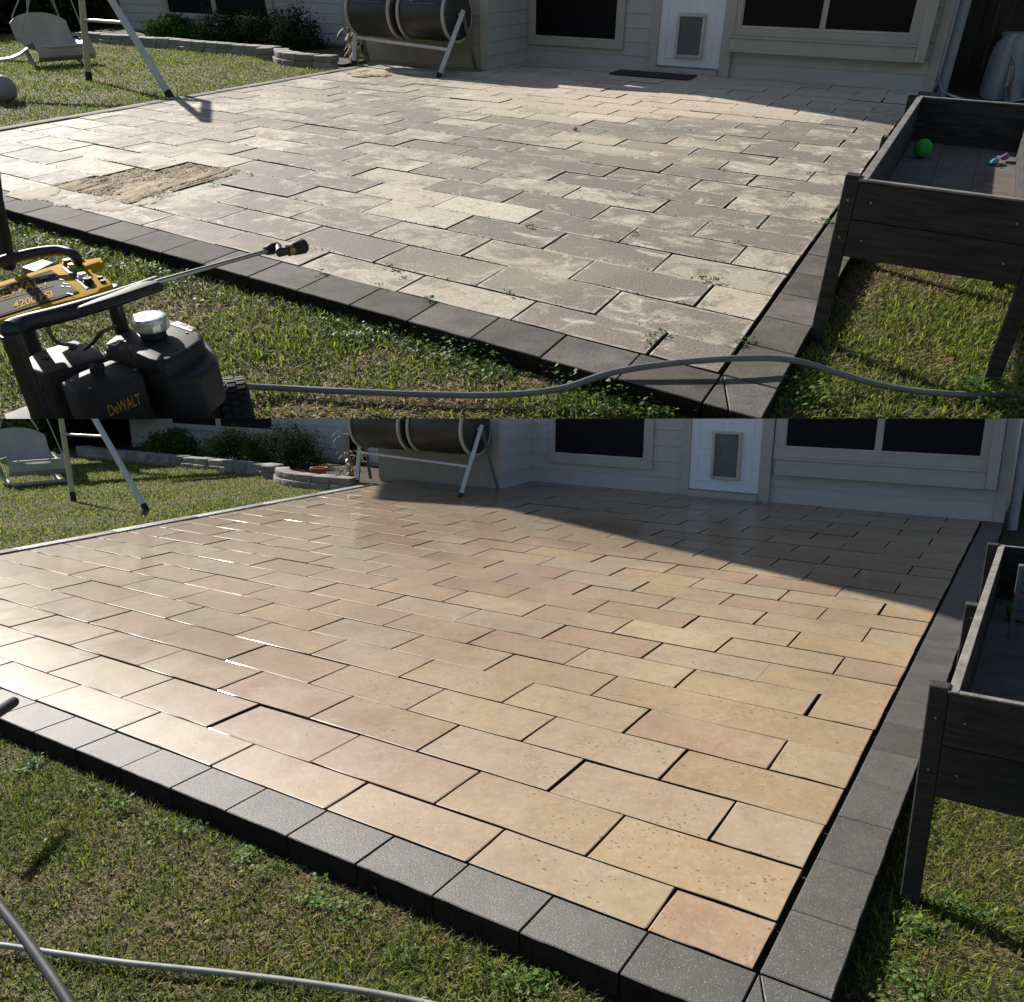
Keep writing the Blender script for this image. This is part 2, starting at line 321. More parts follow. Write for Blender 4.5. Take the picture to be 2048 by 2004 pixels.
M = dict(
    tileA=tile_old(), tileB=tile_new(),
    borderA=stone('stained_border_stone', (0.095, 0.086, 0.075), (0.225, 0.205, 0.178), 0.85, 0.12, spec=0.25, n1b=0.1),
    borderB=stone('washed_border_stone', (0.062, 0.057, 0.050), (0.120, 0.112, 0.098), 0.46, 0.45, spec=0.9, bump=0.3, n1b=0.05, fs=210),
    edgeB=stone('wet_edging', (0.25, 0.24, 0.22), (0.36, 0.34, 0.31), 0.35, 0.1), edgeA=stone('old_edging', (0.16, 0.15, 0.13), (0.26, 0.24, 0.21), 0.85, 0.1),
    kerbface=stone('soil_and_shade_kerb_face', (0.016, 0.0135, 0.011), (0.035, 0.030, 0.024), 0.95, 0.03, 14, spec=0.1),  # soil and moss tone, with the shade of the outer faces painted in
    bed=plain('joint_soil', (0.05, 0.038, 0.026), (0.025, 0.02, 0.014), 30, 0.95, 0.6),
    soil=plain('garden_soil', (0.055, 0.04, 0.028), (0.03, 0.022, 0.016), 12, 0.95, 0.8),
    thatch=plain('thatch', (0.075, 0.062, 0.026), (0.030, 0.036, 0.012), 14, 0.95, 0.8, 45),
    blade=blade_mat('grass_blades', 0.48), leaf=blade_mat('leaves', 0.3), leafd=blade_mat('shrub_leaves', 0.2, 0.95, 0.02),
    siding=plain('painted_siding', (0.50, 0.51, 0.51), (0.43, 0.43, 0.42), 5, 0.55, 0.15, 40, stretch=(1, 1, 4)),
    tan=plain('tan_siding', (0.38, 0.35, 0.30), (0.33, 0.30, 0.255), 5, 0.6, 0.1, 40),
    trim=plain('painted_trim', (0.46, 0.445, 0.405), (0.40, 0.385, 0.345), 6, 0.5, 0.1, 40),
    door=plain('white_door_paint', (0.76, 0.82, 0.90), (0.70, 0.76, 0.84), 3, 0.35),
    glass=plain('window_screen', (0.008, 0.008, 0.011), (0.006, 0.006, 0.009), 4, 0.45, spec=0.12),
    flap=plain('pet_flap_plastic', (0.10, 0.13, 0.17), (0.06, 0.08, 0.11), 5, 0.2),
    cream=plain('cream_plastic', (0.60, 0.57, 0.48), None, 5, 0.45),
    fence=wood('dark_fence_wood', (0.045, 0.035, 0.028), (0.022, 0.018, 0.015), (6, 6, 0.6)),
    fenceb=wood('brown_fence_wood', (0.22, 0.115, 0.06), (0.13, 0.07, 0.04), (6, 6, 0.6)),
    plank=wood('weathered_dark_planks', (0.046, 0.042, 0.037), (0.009, 0.008, 0.007), (2.2, 2.2, 20), 0.75, 1.0),
    plankg=wood('grey_plank_top', (0.26, 0.245, 0.22), (0.13, 0.12, 0.105), (4, 4, 4), 0.7),
    ply=plain('weathered_floor', (0.17, 0.145, 0.115), (0.10, 0.085, 0.068), 9, 0.85, 0.4),
    barrel=plain('black_drum_plastic', (0.028, 0.027, 0.027), (0.04, 0.038, 0.036), 6, 0.42),
    rim=plain('pale_rim', (0.55, 0.52, 0.46), None, 6, 0.5),
    white=plain('white_powder_coat', (0.66, 0.67, 0.66), (0.55, 0.55, 0.52), 9, 0.4),
    yellowpost=plain('faded_yellow_paint', (0.50, 0.47, 0.27), (0.38, 0.35, 0.20), 9, 0.5),
    blackfoot=plain('black_rubber', (0.02, 0.02, 0.02), None, 6, 0.7),
    seat=plain('grey_plastic_seat', (0.42, 0.40, 0.37), (0.33, 0.31, 0.29), 5, 0.5),
    rope=plain('rope', (0.45, 0.44, 0.42), None, 30, 0.8), 
    cream_stone=stone('pale_edging_stone', (0.34, 0.32, 0.28), (0.22, 0.205, 0.18), 0.85, 0.1, 5),
    rubber=plain('dark_grip_rubber', (0.045, 0.048, 0.052), (0.03, 0.032, 0.035), 12, 0.6, 0.1, 200, spec=0.25),
    hose=plain('grey_hose', (0.20, 0.215, 0.225), (0.15, 0.16, 0.17), 14, 0.4, rvar=0.05),
    hoseB=plain('pale_hose', (0.30, 0.30, 0.285), (0.20, 0.20, 0.19), 22, 0.5, rvar=0.05),
    black=plain('black_plastic', (0.020, 0.020, 0.022), (0.028, 0.028, 0.030), 6, 0.6, 0.08, 300, rvar=0.06, spec=0.35),
    tubem=plain('black_powder_coat', (0.018, 0.018, 0.02), (0.026, 0.026, 0.028), 7, 0.42, rvar=0.05),
    darkm=plain('dark_metal', (0.03, 0.03, 0.03), None, 9, 0.5, metal=0.3),
    steel=plain('dull_steel', (0.42, 0.42, 0.42), (0.34, 0.34, 0.34), 20, 0.35, metal=0.8),
    chrome=plain('silver_cap', (0.72, 0.72, 0.72), (0.6, 0.6, 0.6), 30, 0.28, metal=0.6),
    yellow=plain('yellow_panel', (0.56, 0.34, 0.02), (0.48, 0.28, 0.018), 4, 0.8, spec=0.05),
    labelg=plain('dark_label', (0.055, 0.055, 0.062), (0.045, 0.045, 0.05), 5, 0.85, spec=0.15),
    letter=plain('orange_letters', (0.72, 0.40, 0.06), None, 5, 0.9, spec=0.05),
    letterd=plain('ochre_letters', (0.55, 0.30, 0.03), None, 5, 0.5),
    red=plain('red_plastic', (0.45, 0.04, 0.03), None, 5, 0.4), green=plain('green_plastic', (0.05, 0.28, 0.06), None, 5, 0.4),
    lemon=plain('yellow_plastic', (0.65, 0.48, 0.06), None, 5, 0.4), brass=plain('brass', (0.55, 0.36, 0.12), None, 8, 0.35, metal=0.8),
    ballg=plain('green_ball_felt', (0.05, 0.42, 0.05), (0.04, 0.34, 0.04), 20, 0.8, 0.4, 120),
    purple=plain('purple_plastic', (0.30, 0.12, 0.40), None, 5, 0.35), cyan=plain('cyan_plastic', (0.10, 0.38, 0.60), None, 5, 0.35),
    grill=plain('grey_cover_cloth', (0.40, 0.46, 0.53), (0.28, 0.33, 0.39), 5, 0.5, 0.5, 9),
    grey=plain('grey_plastic', (0.16, 0.17, 0.18), None, 6, 0.5), ltgrey=plain('light_grey_plastic', (0.42, 0.45, 0.48), None, 6, 0.4),
    sand=plain('yellow_sand', (0.52, 0.41, 0.26), (0.40, 0.30, 0.18), 30, 0.95, 0.9, 90), dirt=plain('damp_dirt', (0.52, 0.40, 0.25), (0.17, 0.115, 0.07), 9, 0.95, 1.0, 60, detail=8, stretch=(1.6, 0.7, 1)),
    paleSand=plain('pale_sand_film', (0.62, 0.55, 0.43), (0.50, 0.44, 0.34), 9, 0.95, 0.5, 60),
    mat_=plain('doormat', (0.035, 0.033, 0.031), None, 20, 0.95, 0.8, 200), pot=plain('terracotta', (0.38, 0.13, 0.05), None, 8, 0.8),
    stem=plain('dry_stalk', (0.34, 0.27, 0.17), (0.22, 0.17, 0.11), 12, 0.8), sticker=plain('white_sticker', (0.7, 0.7, 0.68), None, 5, 0.5),
    unseen_roof=plain('roof_shingle', (0.10, 0.09, 0.08), None, 8, 0.9, 0.5), ballgrey=plain('grey_ball', (0.33, 0.32, 0.33), (0.26, 0.25, 0.27), 8, 0.5),
)

# ------------------------------------------------------------------ ground, patio
def ground(s):
    """lawn sheet; the upper one starts at the low wall line of the garden below"""
    if s is A:
        rows = [[Vector((x, y, s.lawn)) for x in (-40, -10, -3, 0, 3, 10, 40)] for y in (1.5, 6, 14, 40)]
        nm, lab = 'lawn', 'upper garden lawn'
    else:
        rows = [[Vector((x, y, s.lawn)) for x in (-60, -10, -3, 0, 3, 10, 60)] for y in (-30, 2, 8, 14, 22)]
        nm = 'lawn'
    o = build(MB().grid(rows), s, nm, M['thatch']); tag(o, kind='structure'); return o
for s in (A, B): s.ground = ground(s)
# far ground so that the land runs on to the horizon below the upper slope
o = build(MB().grid([[Vector((x, y, -0.2)) for x in (-400, 0, 400)] for y in (-400, 0, 400)]), B, 'ground', M['thatch'])
if o: tag(o, kind='structure')

def tile_mesh(s, du, dv, mat, name, bev=0.004, th=0.04):
    """one paver, origin at its near right corner, uneven edges, UV = place on the paver"""
    bm = bmesh.new(); FU = [0, .003 / du, .27, .52, .77, 1 - .003 / du, 1]; FV = [0, .003 / dv, .5, 1 - .003 / dv, 1]; n, m = len(FU) - 1, len(FV) - 1; g = []
    for j in range(m + 1):
        for i in range(n + 1):
            fu, fv = FU[i], FV[j]
            ju = random.uniform(-.0022, .0022) if i in (0, n) else 0; jv = random.uniform(-.0022, .0022) if j in (0, m) else 0
            q = s.eu * (fu * du + ju) + s.ev * (fv * dv + jv)
            corner = (i in (0, n)) and (j in (0, m))
            q.z = -(0.0018 if (i in (0, n) or j in (0, m)) else 0) - (0.003 if corner else 0)
            g.append(bm.verts.new(q))
    ring = [g[i] for i in range(n + 1)] + [g[j * (n + 1) + n] for j in range(1, m + 1)] + [g[m * (n + 1) + i] for i in range(n - 1, -1, -1)] + [g[j * (n + 1)] for j in range(m - 1, 0, -1)]
    fs = [bm.faces.new([g[j * (n + 1) + i], g[j * (n + 1) + i + 1], g[(j + 1) * (n + 1) + i + 1], g[(j + 1) * (n + 1) + i]]) for j in range(m) for i in range(n)]
    low = [bm.verts.new(v.co + Vector((0, 0, -th))) for v in ring]
    for i in range(len(ring)):
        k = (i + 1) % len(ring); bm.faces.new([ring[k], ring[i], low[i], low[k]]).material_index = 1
    bmesh.ops.recalc_face_normals(bm, faces=bm.faces)
    uvl = bm.loops.layers.uv.new('tuv'); a, b, c, e = s.eu.x, s.ev.x, s.eu.y, s.ev.y; D = a * e - b * c
    for f in bm.faces:
        f.smooth = False
        for l in f.loops:
            x, y = l.vert.co.x, l.vert.co.y
            l[uvl].uv = ((x * e - b * y) / D / du, (a * y - c * x) / D / dv)
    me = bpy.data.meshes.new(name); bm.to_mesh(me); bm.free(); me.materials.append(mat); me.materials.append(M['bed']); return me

def patio(s):
    adj = 'stained grey' if s is A else 'clean tan'
    mb = MB().prism([s.p(u, v, s.lawn - .05) for u, v in ((-.17, -.18), (s.U + .1, -.18), (s.U + .1, s.wv), (-.17, s.wv))],
                    [s.p(u, v, -.03) for u, v in ((-.17, -.18), (s.U + .1, -.18), (s.U + .1, s.wv), (-.17, s.wv))])
    q = ((-.17, s.wv), (s.wu, s.wv), (s.wu, s.V), (-.17, s.V))
    mb.prism([s.p(u, v, s.lawn - .05) for u, v in q], [s.p(u, v, -.0305) for u, v in q])
    base = s.p(0, 0); pt = build(mb, s, 'patio', M['bed'], base=base); tag(pt, kind='structure')
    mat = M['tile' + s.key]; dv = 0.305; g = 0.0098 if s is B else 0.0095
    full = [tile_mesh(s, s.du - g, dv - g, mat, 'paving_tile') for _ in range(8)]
    cache = {}
    def put(u0, u1, v0, v1, me=None):
        key = (round(u1 - u0, 2), round(v1 - v0, 2))
        if me is None:
            me = cache.setdefault(key, tile_mesh(s, u1 - u0 - g, v1 - v0 - g, mat, 'paving_tile'))
        o = bpy.data.objects.new('paving_tile', me); COL.objects.link(o); o.parent = pt
        q = s.p(u0 + g / 2 + random.uniform(-.0025, .0025), v0 + g / 2 + random.uniform(-.002, .002)) - base
        q.z = random.gauss(0, .0016 if s is A else .0010); o.location = q
        o.rotation_euler = (random.gauss(0, .0032), random.gauss(0, .002), random.gauss(0, .0018))
    vs_ = [0.0] + [0.235 + dv * i for i in range(int((s.V - .235) / dv) + 1)] + [s.V]
    for r in range(len(vs_) - 1):
        v0, v1 = vs_[r], vs_[r + 1]
        if v1 - v0 < .06: continue
        us = [0.012 if True else 0]; u = s.du * (0.5 if r % 2 == 0 else 1.0) + random.uniform(-.02, .02)
        while u < s.U - .05: us.append(u); u += s.du
        us.append(s.U)
        hole = {1: (3.58, 4.30), 2: (3.62, 4.27), 3: (3.70, 4.08)}.get(r) if s is A else None
        if hole: us = sorted([q for q in us if not (hole[0] - .06 < q < hole[1] + .06)] + list(hole))
        for a_, b_ in zip(us[:-1], us[1:]):
            um = (a_ + b_) / 2
            if v1 > s.wv + .02:
                if a_ > s.wu - .05: continue
                if b_ > s.wu: b_ = s.wu
                if b_ - a_ < .05: continue
            if hole and hole[0] < um < hole[1]: continue
            isfull = abs(b_ - a_ - s.du) < .02 and abs(v1 - v0 - dv) < .01
            put(a_, b_, v0, v1, random.choice(full) if isfull else None)
    # border blocks, front and right, with the mitred corner
    bw = 0.313 if s is B else 0.30; fw = 0.2 if s is B else 0.235; rw = 0.19
    bm_ = M['border' + s.key]; hgt = -s.lawn + .06
    def block(pts, name='border_block'):
        c = sum(pts, Vector()) / len(pts)
        tw = random.uniform(-.001, .001)
        mb = MB(); top = [p_ + Vector((0, 0, tw)) for p_ in pts]
        mb.prism([p_ + (p_ - c) * .01 - Vector((0, 0, hgt)) for p_ in pts], top)
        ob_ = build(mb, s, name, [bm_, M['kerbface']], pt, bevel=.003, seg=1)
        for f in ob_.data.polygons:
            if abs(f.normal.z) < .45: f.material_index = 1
    u = 0.0
    while u < s.U + .1:
        j = .002
        a_, b_ = u + j, u + bw - j
        fo = fw + random.uniform(-.002, .002)
        # rough split outer face
        n = 5; outer = [s.p(a_ + (b_ - a_) * i / n, -fo + (random.uniform(-.0015, .0025) if 0 < i < n else 0)) for i in range(n + 1)]
        block([s.p(b_, -.006), s.p(a_, -.006)] + outer); u += bw
    v = 0.0
    while v < s.V - .02:
        a_, b_ = v + .002, min(v + bw, s.V) - .002
        n = 5; ro = rw + random.uniform(-.002, .002)
        outer = [s.p(-ro + (random.uniform(-.0015, .0025) if 0 < i < n else 0), a_ + (b_ - a_) * i / n) for i in range(n + 1)]
        block([s.p(-.004, b_), s.p(-.004, a_)] + outer); v += bw
    block([s.p(-.004, -.006), s.p(-.004, -fw), s.p(-rw * .45, -fw)])
    block([s.p(-.008, -.006), s.p(-rw * .45 - .005, -fw), s.p(-rw, -fw), s.p(-rw, -.006)])
    # narrow edging along the far left side
    v = -.1
    while v < s.wv - .75:
        L = 0.9; a_, b_ = v + .004, min(v + L, s.wv - .75) - .004
        q = [(s.U + .025, a_), (s.U + .145, a_), (s.U + .145, b_), (s.U + .025, b_)]
        zt = .012 if s is B else .004
        build(MB().prism([s.p(x, y, s.lawn - .05) for x, y in q], [s.p(x, y, zt + random.uniform(-.003, .003)) for x, y in q]), s, 'edging_strip', M['edge' + s.key], pt, bevel=.005, smooth=True); v += L
    s.patio = pt
for s in (A, B): patio(s)

# ------------------------------------------------------------------ house
def siding(s, par, u0, u1, v, z1, mat, z0=0.0, ex=0.19, name='siding_board', face=None):
    """lapped boards; face(u,z,out) gives a point on the wall, out = towards the patio"""
    e = ex * s.zs; z = z0
    fc = face or (lambda u, z_, o: s.p(u, v - o, z_))
    while z < z1:
        a, b = z, min(z + e, z1)
        mb = MB().prism([fc(u0, a, .0), fc(u1, a, .0), fc(u1, a, .016), fc(u0, a, .016)],
                        [fc(u0, b + .012, 0), fc(u1, b + .012, 0), fc(u1, b + .012, .004), fc(u0, b + .012, .004)])
        build(mb, s, name, mat, par); z += e
def wbox(s, par, name, mat, u0, u1, z0, z1, v, out0, out1, bevel=.004, **kw):
    return build(uvbox(s, u0, u1, v - out1, v - out0, z0, z1), s, name, mat, par, bevel=bevel, **kw)

def house(s):
    isA = s is A; z = s.zs
    adj = 'behind the stained grey patio' if isA else 'behind the clean tan patio'
    h = thing(s, 'house', f'pale sided house with white door and dark windows {adj}', 'house', s.p(2.5, s.V))
    V, wv, wu = s.V, s.wv, s.wu
    ue = -.08 if isA else -.155; top = 6.0 if isA else 1.3
    wall = build(uvbox(s, ue, 6.35 if isA else wu + 1.6, V, V + 3.5, s.lawn, top), s, 'wall', M['siding'], h)
    zt = .95 if isA else 1.25
    siding(s, wall, ue + .0, wu, V, zt, M['siding'])
    # return wall and wing
    wl = 1.95
    build(uvbox(s, wu, wu + wl, wv, V - .001 if isA else V - .001, s.lawn, zt), s, 'wing_wall', M['tan'], h)
    siding(s, wall, wv, V, wu, zt, M['siding'], face=lambda u, z_, o: s.p(wu - o, u, z_))
    siding(s, wall, wu + .1, wu + wl, wv, zt, M['tan'], ex=.36)
    wbox(s, h, 'corner_board', M['trim'], wu - .022, wu + .1, -.01, zt, wv, 0, .022)
    if isA:  # roofs, above the picture: they throw the shade on the patio
        rf = MB(); a = [s.p(6.5, V - .25, 6.0), s.p(ue - .3, V - .25, 6.0), s.p(ue - .3, V + 3.6, 7.2), s.p(6.5, V + 3.6, 7.2)]
        build(rf.slab(a, .15), s, 'unseen_roof', M['unseen_roof'], h)
        a = [s.p(wu + wl + .1, wv - .03, zt - .02), s.p(wu - .05, wv - .03, zt - .02), s.p(wu - .05, V, zt + 1.0), s.p(wu + wl + .1, V, zt + 1.0)]
        build(MB().slab(a, .06), s, 'wing_roof', M['unseen_roof'], h)
        W1 = dict(g=(4.628, 3.50, .275, .95), f=(4.72, 3.39, .19)); D = (2.93, 2.17, .065); PF = (2.711, 2.378, .153, .568)
        W2 = dict(g=(1.966, .243, .465, .95), m=(1.13, 1.072), f=(2.095, .108, .376)); BX = (2.051, .036, .242)
    else:
        W1 = dict(g=(4.919, 3.689, .395, 1.3), f=(5.01, 3.566, .272)); D = (3.088, 2.266, .085); PF = (2.822, 2.484, .224, .777)
        W2 = dict(g=(2.002, .102, .635, 1.3), m=(1.084, 1.012), f=(2.123, -.041, .51)); BX = (2.076, -.08, .33)
    # window 1: trim boards, sash, pane
    def window(par, g, f, sill=True, mull=None, v=V, wide=.09):
        gl, gr, gb, gt = g; fl, fr, fb = f[:3]
        wn = wbox(s, par, 'window', M['trim'], fl, fr, fb, gb - .012, v, .001, .05)
        if wn is None: return
        t = (fl - gl)
        build(uvbox(s, gl + .01, fl - .001, v - .046, v - .001, gb - .012, gt), s, 'trim_board', M['trim'], wn, bevel=.003)
        build(uvbox(s, fr + .001, gr - .01, v - .046, v - .001, gb - .012, gt), s, 'trim_board', M['trim'], wn, bevel=.003)
        build(uvbox(s, gr - .009, gl + .009, v - .036, v - .002, gb - .011, gb + .012), s, 'sash', M['rim'], wn, bevel=.002)
        ps = [(gl, gr)] if not mull else [(gl, mull[0]), (mull[1], gr)]
        for a, b in ps:
            build(uvbox(s, b + .003, a - .003, v - .024, v - .006, gb + .008, gt), s, 'pane', M['glass'], wn)
        if mull: build(uvbox(s, mull[1], mull[0], v - .038, v - .004, gb + .013, gt), s, 'mullion', M['trim'], wn, bevel=.003)
        for a in (gl, gr):
            d = .012 if a == gl else -.012
            build(uvbox(s, min(a - d * .2, a + d * .8), max(a - d * .2, a + d * .8), v - .034, v - .003, gb + .013, gt), s, 'sash_stile', M['rim'], wn)
        return wn
    window(h, **W1)
    w2 = window(h, W2['g'], W2['f'], mull=W2['m'])
    # deep ledge box under the wide window
    bl, br, bz = BX
    wbox(s, h, 'window_ledge', M['trim'], br + .1, bl, bz, W2['f'][2] - .008, V, .001, .13)
    wbox(s, h, 'ledge_end_board', M['trim'], br, br + .097, bz + .004, zt, V, .001, .14)
    wbox(s, h, 'ledge_cap', M['trim'], br + .098, bl + .02, W2['f'][2] - .0075, W2['f'][2] + .012 * z, V, .051, .15)
    # door
    dl, dr, db = D
    d = build(uvbox(s, dr, dl, V - .045, V - .001, db, zt + .2), s, 'door', M['door'], h, bevel=.004)
    for (a, b) in ((dl - .09, (dl + dr) / 2 + .04), ((dl + dr) / 2 - .04, dr + .09)):       # raised fields
        for zz in ((.09, .36), (.42, .95)):
            zz = (zz[0] * z * 1.15 + db, zz[1] * z * 1.15 + db)
            mb = MB(); t = .012
            mb.add([], [])
            for q in ((b, a, zz[0], zz[0] + t), (b, a, zz[1] - t, zz[1]), (b, b + t, zz[0] + t, zz[1] - t), (a - t, a, zz[0] + t, zz[1] - t)):
                bx = uvbox(s, q[0], q[1], V - .0505, V - .044, q[2], q[3]); mb.add(bx.v, bx.f)
            build(mb, s, 'door_panel', M['door'], d, bevel=.002)
    pl, pr, pb, ptp = PF; t = .032
    fr = MB()
    for q in ((pr, pl, pb, pb + t), (pr, pl, ptp - t, ptp), (pr, pr + t, pb + t, ptp - t), (pl - t, pl, pb + t, ptp - t)):
        bx = uvbox(s, q[0], q[1], V - .085, V - .046, q[2], q[3]); fr.add(bx.v, bx.f)
    pf = build(fr, s, 'pet_door_frame', M['cream'], d, bevel=.005)
    build(uvbox(s, pr + t + .001, pl - t - .001, V - .066, V - .052, pb + t + .001, ptp - t - .001), s, 'pet_flap', M['flap'], d)
    wbox(s, h, 'door_jamb', M['trim'], dl + .002, dl + .10, .0, zt, V, .001, .06)
    wbox(s, h, 'door_jamb', M['trim'], dr - .13, dr - .002, .0, zt, V, .001, .06)
    wbox(s, h, 'threshold', M['trim'], dr - .001, dl + .001, .0, db - .014, V, .001, .09)
    # corner of the house with a down pipe
    wbox(s, h, 'corner_board', M['trim'], ue - .025, ue + .07, -.01, zt if not isA else 1.6, V, .001, .028)
    build(uvbox(s, ue - .026, ue - .001, V + .0, V + .16, -.01, zt if not isA else 1.6), s, 'corner_board', M['siding'], h, bevel=.003)
    build(MB().tube([s.p(ue - .1, V + .18, s.lawn), s.p(ue - .1, V + .18, 1.6)], .05, 12), s, 'downpipe', M['ltgrey'], h, smooth=True)
    # left wing standing farther back
    lu0, lu1, lv = (6.75, 13.6, 7.9) if isA else (7.2, 14.4, 7.9)
    wall2 = build(uvbox(s, lu0, lu1, lv, lv + 2, s.lawn, 1.0 if isA else 1.2), s, 'back_wall', M['siding'], h)
    siding(s, wall2, lu0, lu1, lv, .9 if isA else 1.2, M['siding'], z0=.02, ex=.17)
    wbox(s, h, 'foundation', M['tan'], lu0, lu1, s.lawn, .018, lv, 0, .01, bevel=0)
    if isA: window(h, (12.2, 9.75, .285, .9), (12.35, 9.6, .22), mull=(11.05, 10.95), v=lv)
    else: window(h, (13.1, 10.5, .418, 1.2), (13.25, 10.35, .33), mull=(11.9, 11.78), v=lv)
    # dark doorway between wing and back wall
    a, b = (7.85, 8.25) if isA else (8.6, 9.0)
    wbox(s, h, 'dark_doorway', M['glass'], a - .12, a + .2, -.03, 1.2, lv, .001, .03)
    wbox(s, h, 'doorway_trim', M['trim'], a + .201, a + .26, -.03, 1.2, lv, .001, .045)
    if isA:
        a = [s.p(lu1 + .2, lv - .15, 1.3), s.p(lu0 - .2, lv - .15, 1.3), s.p(lu0 - .2, lv + 2.2, 2.4), s.p(lu1 + .2, lv + 2.2, 2.4)]
        build(MB().slab(a, .1), s, 'back_roof', M['unseen_roof'], h)
    if not isA:
        # added out of view: a high slab on a wall, outlined to shade the patio
        Z = 9.0; off = SV * (Z / SV.z); off.z = 0
        g_ = [s.at(760, 1000), s.at(1010, 1018), s.at(1150, 1050), s.at(1884, 1226), s.at(1960, 1250)]
        g_ += [Vector((16.4, 3.9, 0)), Vector((16.4, 8, 0)), s.p(-.2, 7.45), s.p(5.2, 7.45), s.p(7.0, 6.7)]
        poly = [Vector((q.x + off.x, q.y + off.y, Z)) for q in g_]
        me = MB().slab(poly, .12); keep = B.side; B.side = 1
        build(me, s, 'unseen_roof', M['unseen_roof'], h)
        build(MB().slab([Vector((9.8, 9.5, Z - .12)), Vector((10.4, 9.5, Z - .12)), Vector((10.4, 13, Z - .12)), Vector((9.8, 13, Z - .12))], Z), B, 'added_side_wall', M['siding'], h)
        B.side = keep
    return h
for s in (A, B): house(s)

def fence(s):
    isA = s is A
    wh = 'stained grey' if isA else 'clean tan'
    top = 1.6 if isA else 1.0
    f = thing(s, 'fence', f'dark wooden board fence at the right end of the {wh} patio', 'fence', s.p(-2, s.V + .9))
    u = -.2
    v = s.V + .9
    while u > -6.5:
        build(uvbox(s, u - .1395, u, v + random.uniform(0, .008), v + .03, s.lawn, top), s, 'fence_board', M['fence'], f); u -= .14
    build(uvbox(s, -6.5, -.2, v + .034, v + .08, .35, .45), s, 'rail', M['fence'], f)
    f = thing(s, 'fence', f'brown wooden board fence beside the swing, far left of the {wh} patio', 'fence', s.p(15, 9.2))
    u = 13.4 if isA else 14.2
    v = 8.9
    while u < 24:
        build(uvbox(s, u, u + .15, v + random.uniform(0, .008), v + .03, s.lawn, 1.3), s, 'fence_board', M['fenceb'], f); u += .155
    # the boundary fence runs along the left too
    f = thing(s, 'fence', f'dark shaded side fence left of the swing by the {wh} patio', 'fence', s.p(19, 5))
    v = 0.
    u = 17.5 if isA else 17.0
    while v < 8.8:
        build(uvbox(s, u, u + .03, v, v + .148, s.lawn, 1.5), s, 'fence_board', M['fence'], f); v += .155
for s in (A, B): fence(s)

# ------------------------------------------------------------------ stone edging and planting bed
def edging(s):
    isA = s is A; wh = 'stained grey' if isA else 'clean tan'
    ht = .13 if isA else .17
    bed = build(MB().slab([s.p(6.9, 6.3, s.lawn + .03), s.p(7.6, 6.15, s.lawn + .03), s.p(8.4 if isA else 8.9, 6.7, s.lawn + .05), s.p(14, 6.7, s.lawn + .05), s.p(14, 7.89, s.lawn + .06), s.p(6.9, 7.89, s.lawn + .06)], .1), s, 'planting_bed', M['soil'])
    tag(bed, kind='structure')
    e = thing(s, 'stone_edging', f'straight row of grey stone blocks edging the bed behind the {wh} patio', 'edging', s.p(10, 6.5, s.lawn))
    u = 8.35 if isA else 8.95
    while u < (13.0 if isA else 13.8):
        L = random.uniform(.26, .34); zt = s.lawn + ht + random.uniform(-.008, .008); j = random.uniform(-.015, .015)
        mb = uvbox(s, u + .005, u + L - .005, 6.48 + j, 6.68 + j, s.lawn - .03, zt)
        build(mb, s, 'stone', M['cream_stone'], e, bevel=.018, seg=2, smooth=True)
        if random.random() < .8:
            build(uvbox(s, u + .005, u + L - .005, 6.44 + j, 6.50 + j, s.lawn - .03, s.lawn + ht * .45), s, 'stone', M['cream_stone'], e, bevel=.014, smooth=True)
        u += L
    c = thing(s, 'curved_bed_wall', f'curved low stone wall of the corner bed next to the {wh} patio', 'wall', s.p(7.6, 6, s.lawn))
    pts = [(8.32, 6.55), (8.22, 6.30), (8.02, 6.10), (7.76, 5.98), (7.46, 5.93), (7.16, 5.95), (6.86, 5.98)] if isA else [(8.9, 6.6), (8.8, 6.32), (8.58, 6.1), (8.30, 5.97), (8.0, 5.91), (7.68, 5.91), (7.36, 5.93), (7.04, 5.95)]
    for lay in (0, 1):
        for i in range(len(pts) - 1):
            a, b = Vector(s.p(*pts[i])), Vector(s.p(*pts[i + 1])); d = (b - a).normalized(); n = Vector((-d.y, d.x, 0))
            if n.y < 0: n = -n
            sh = (b - a) * (.5 if False else 0)
            a2, b2 = a + d * .006 + sh, b - d * .006 + sh
            o = n * (.03 * lay); wd = .2
            z0 = s.lawn - .03 if lay == 0 else s.lawn + ht * .5 + .001; z1 = s.lawn + ht * .5 if lay == 0 else s.lawn + ht + .01
            q = [a2 + o, b2 + o, b2 + o + n * wd - d * .03, a2 + o + n * wd + d * .03]
            mb = MB().prism([Vector((p_.x, p_.y, z0)) for p_ in q], [Vector((p_.x, p_.y, z1 + random.uniform(-.004, .004))) for p_ in q])
            build(mb, s, 'stone', M['cream_stone'], c, bevel=.012, smooth=True)
for s in (A, B): edging(s)

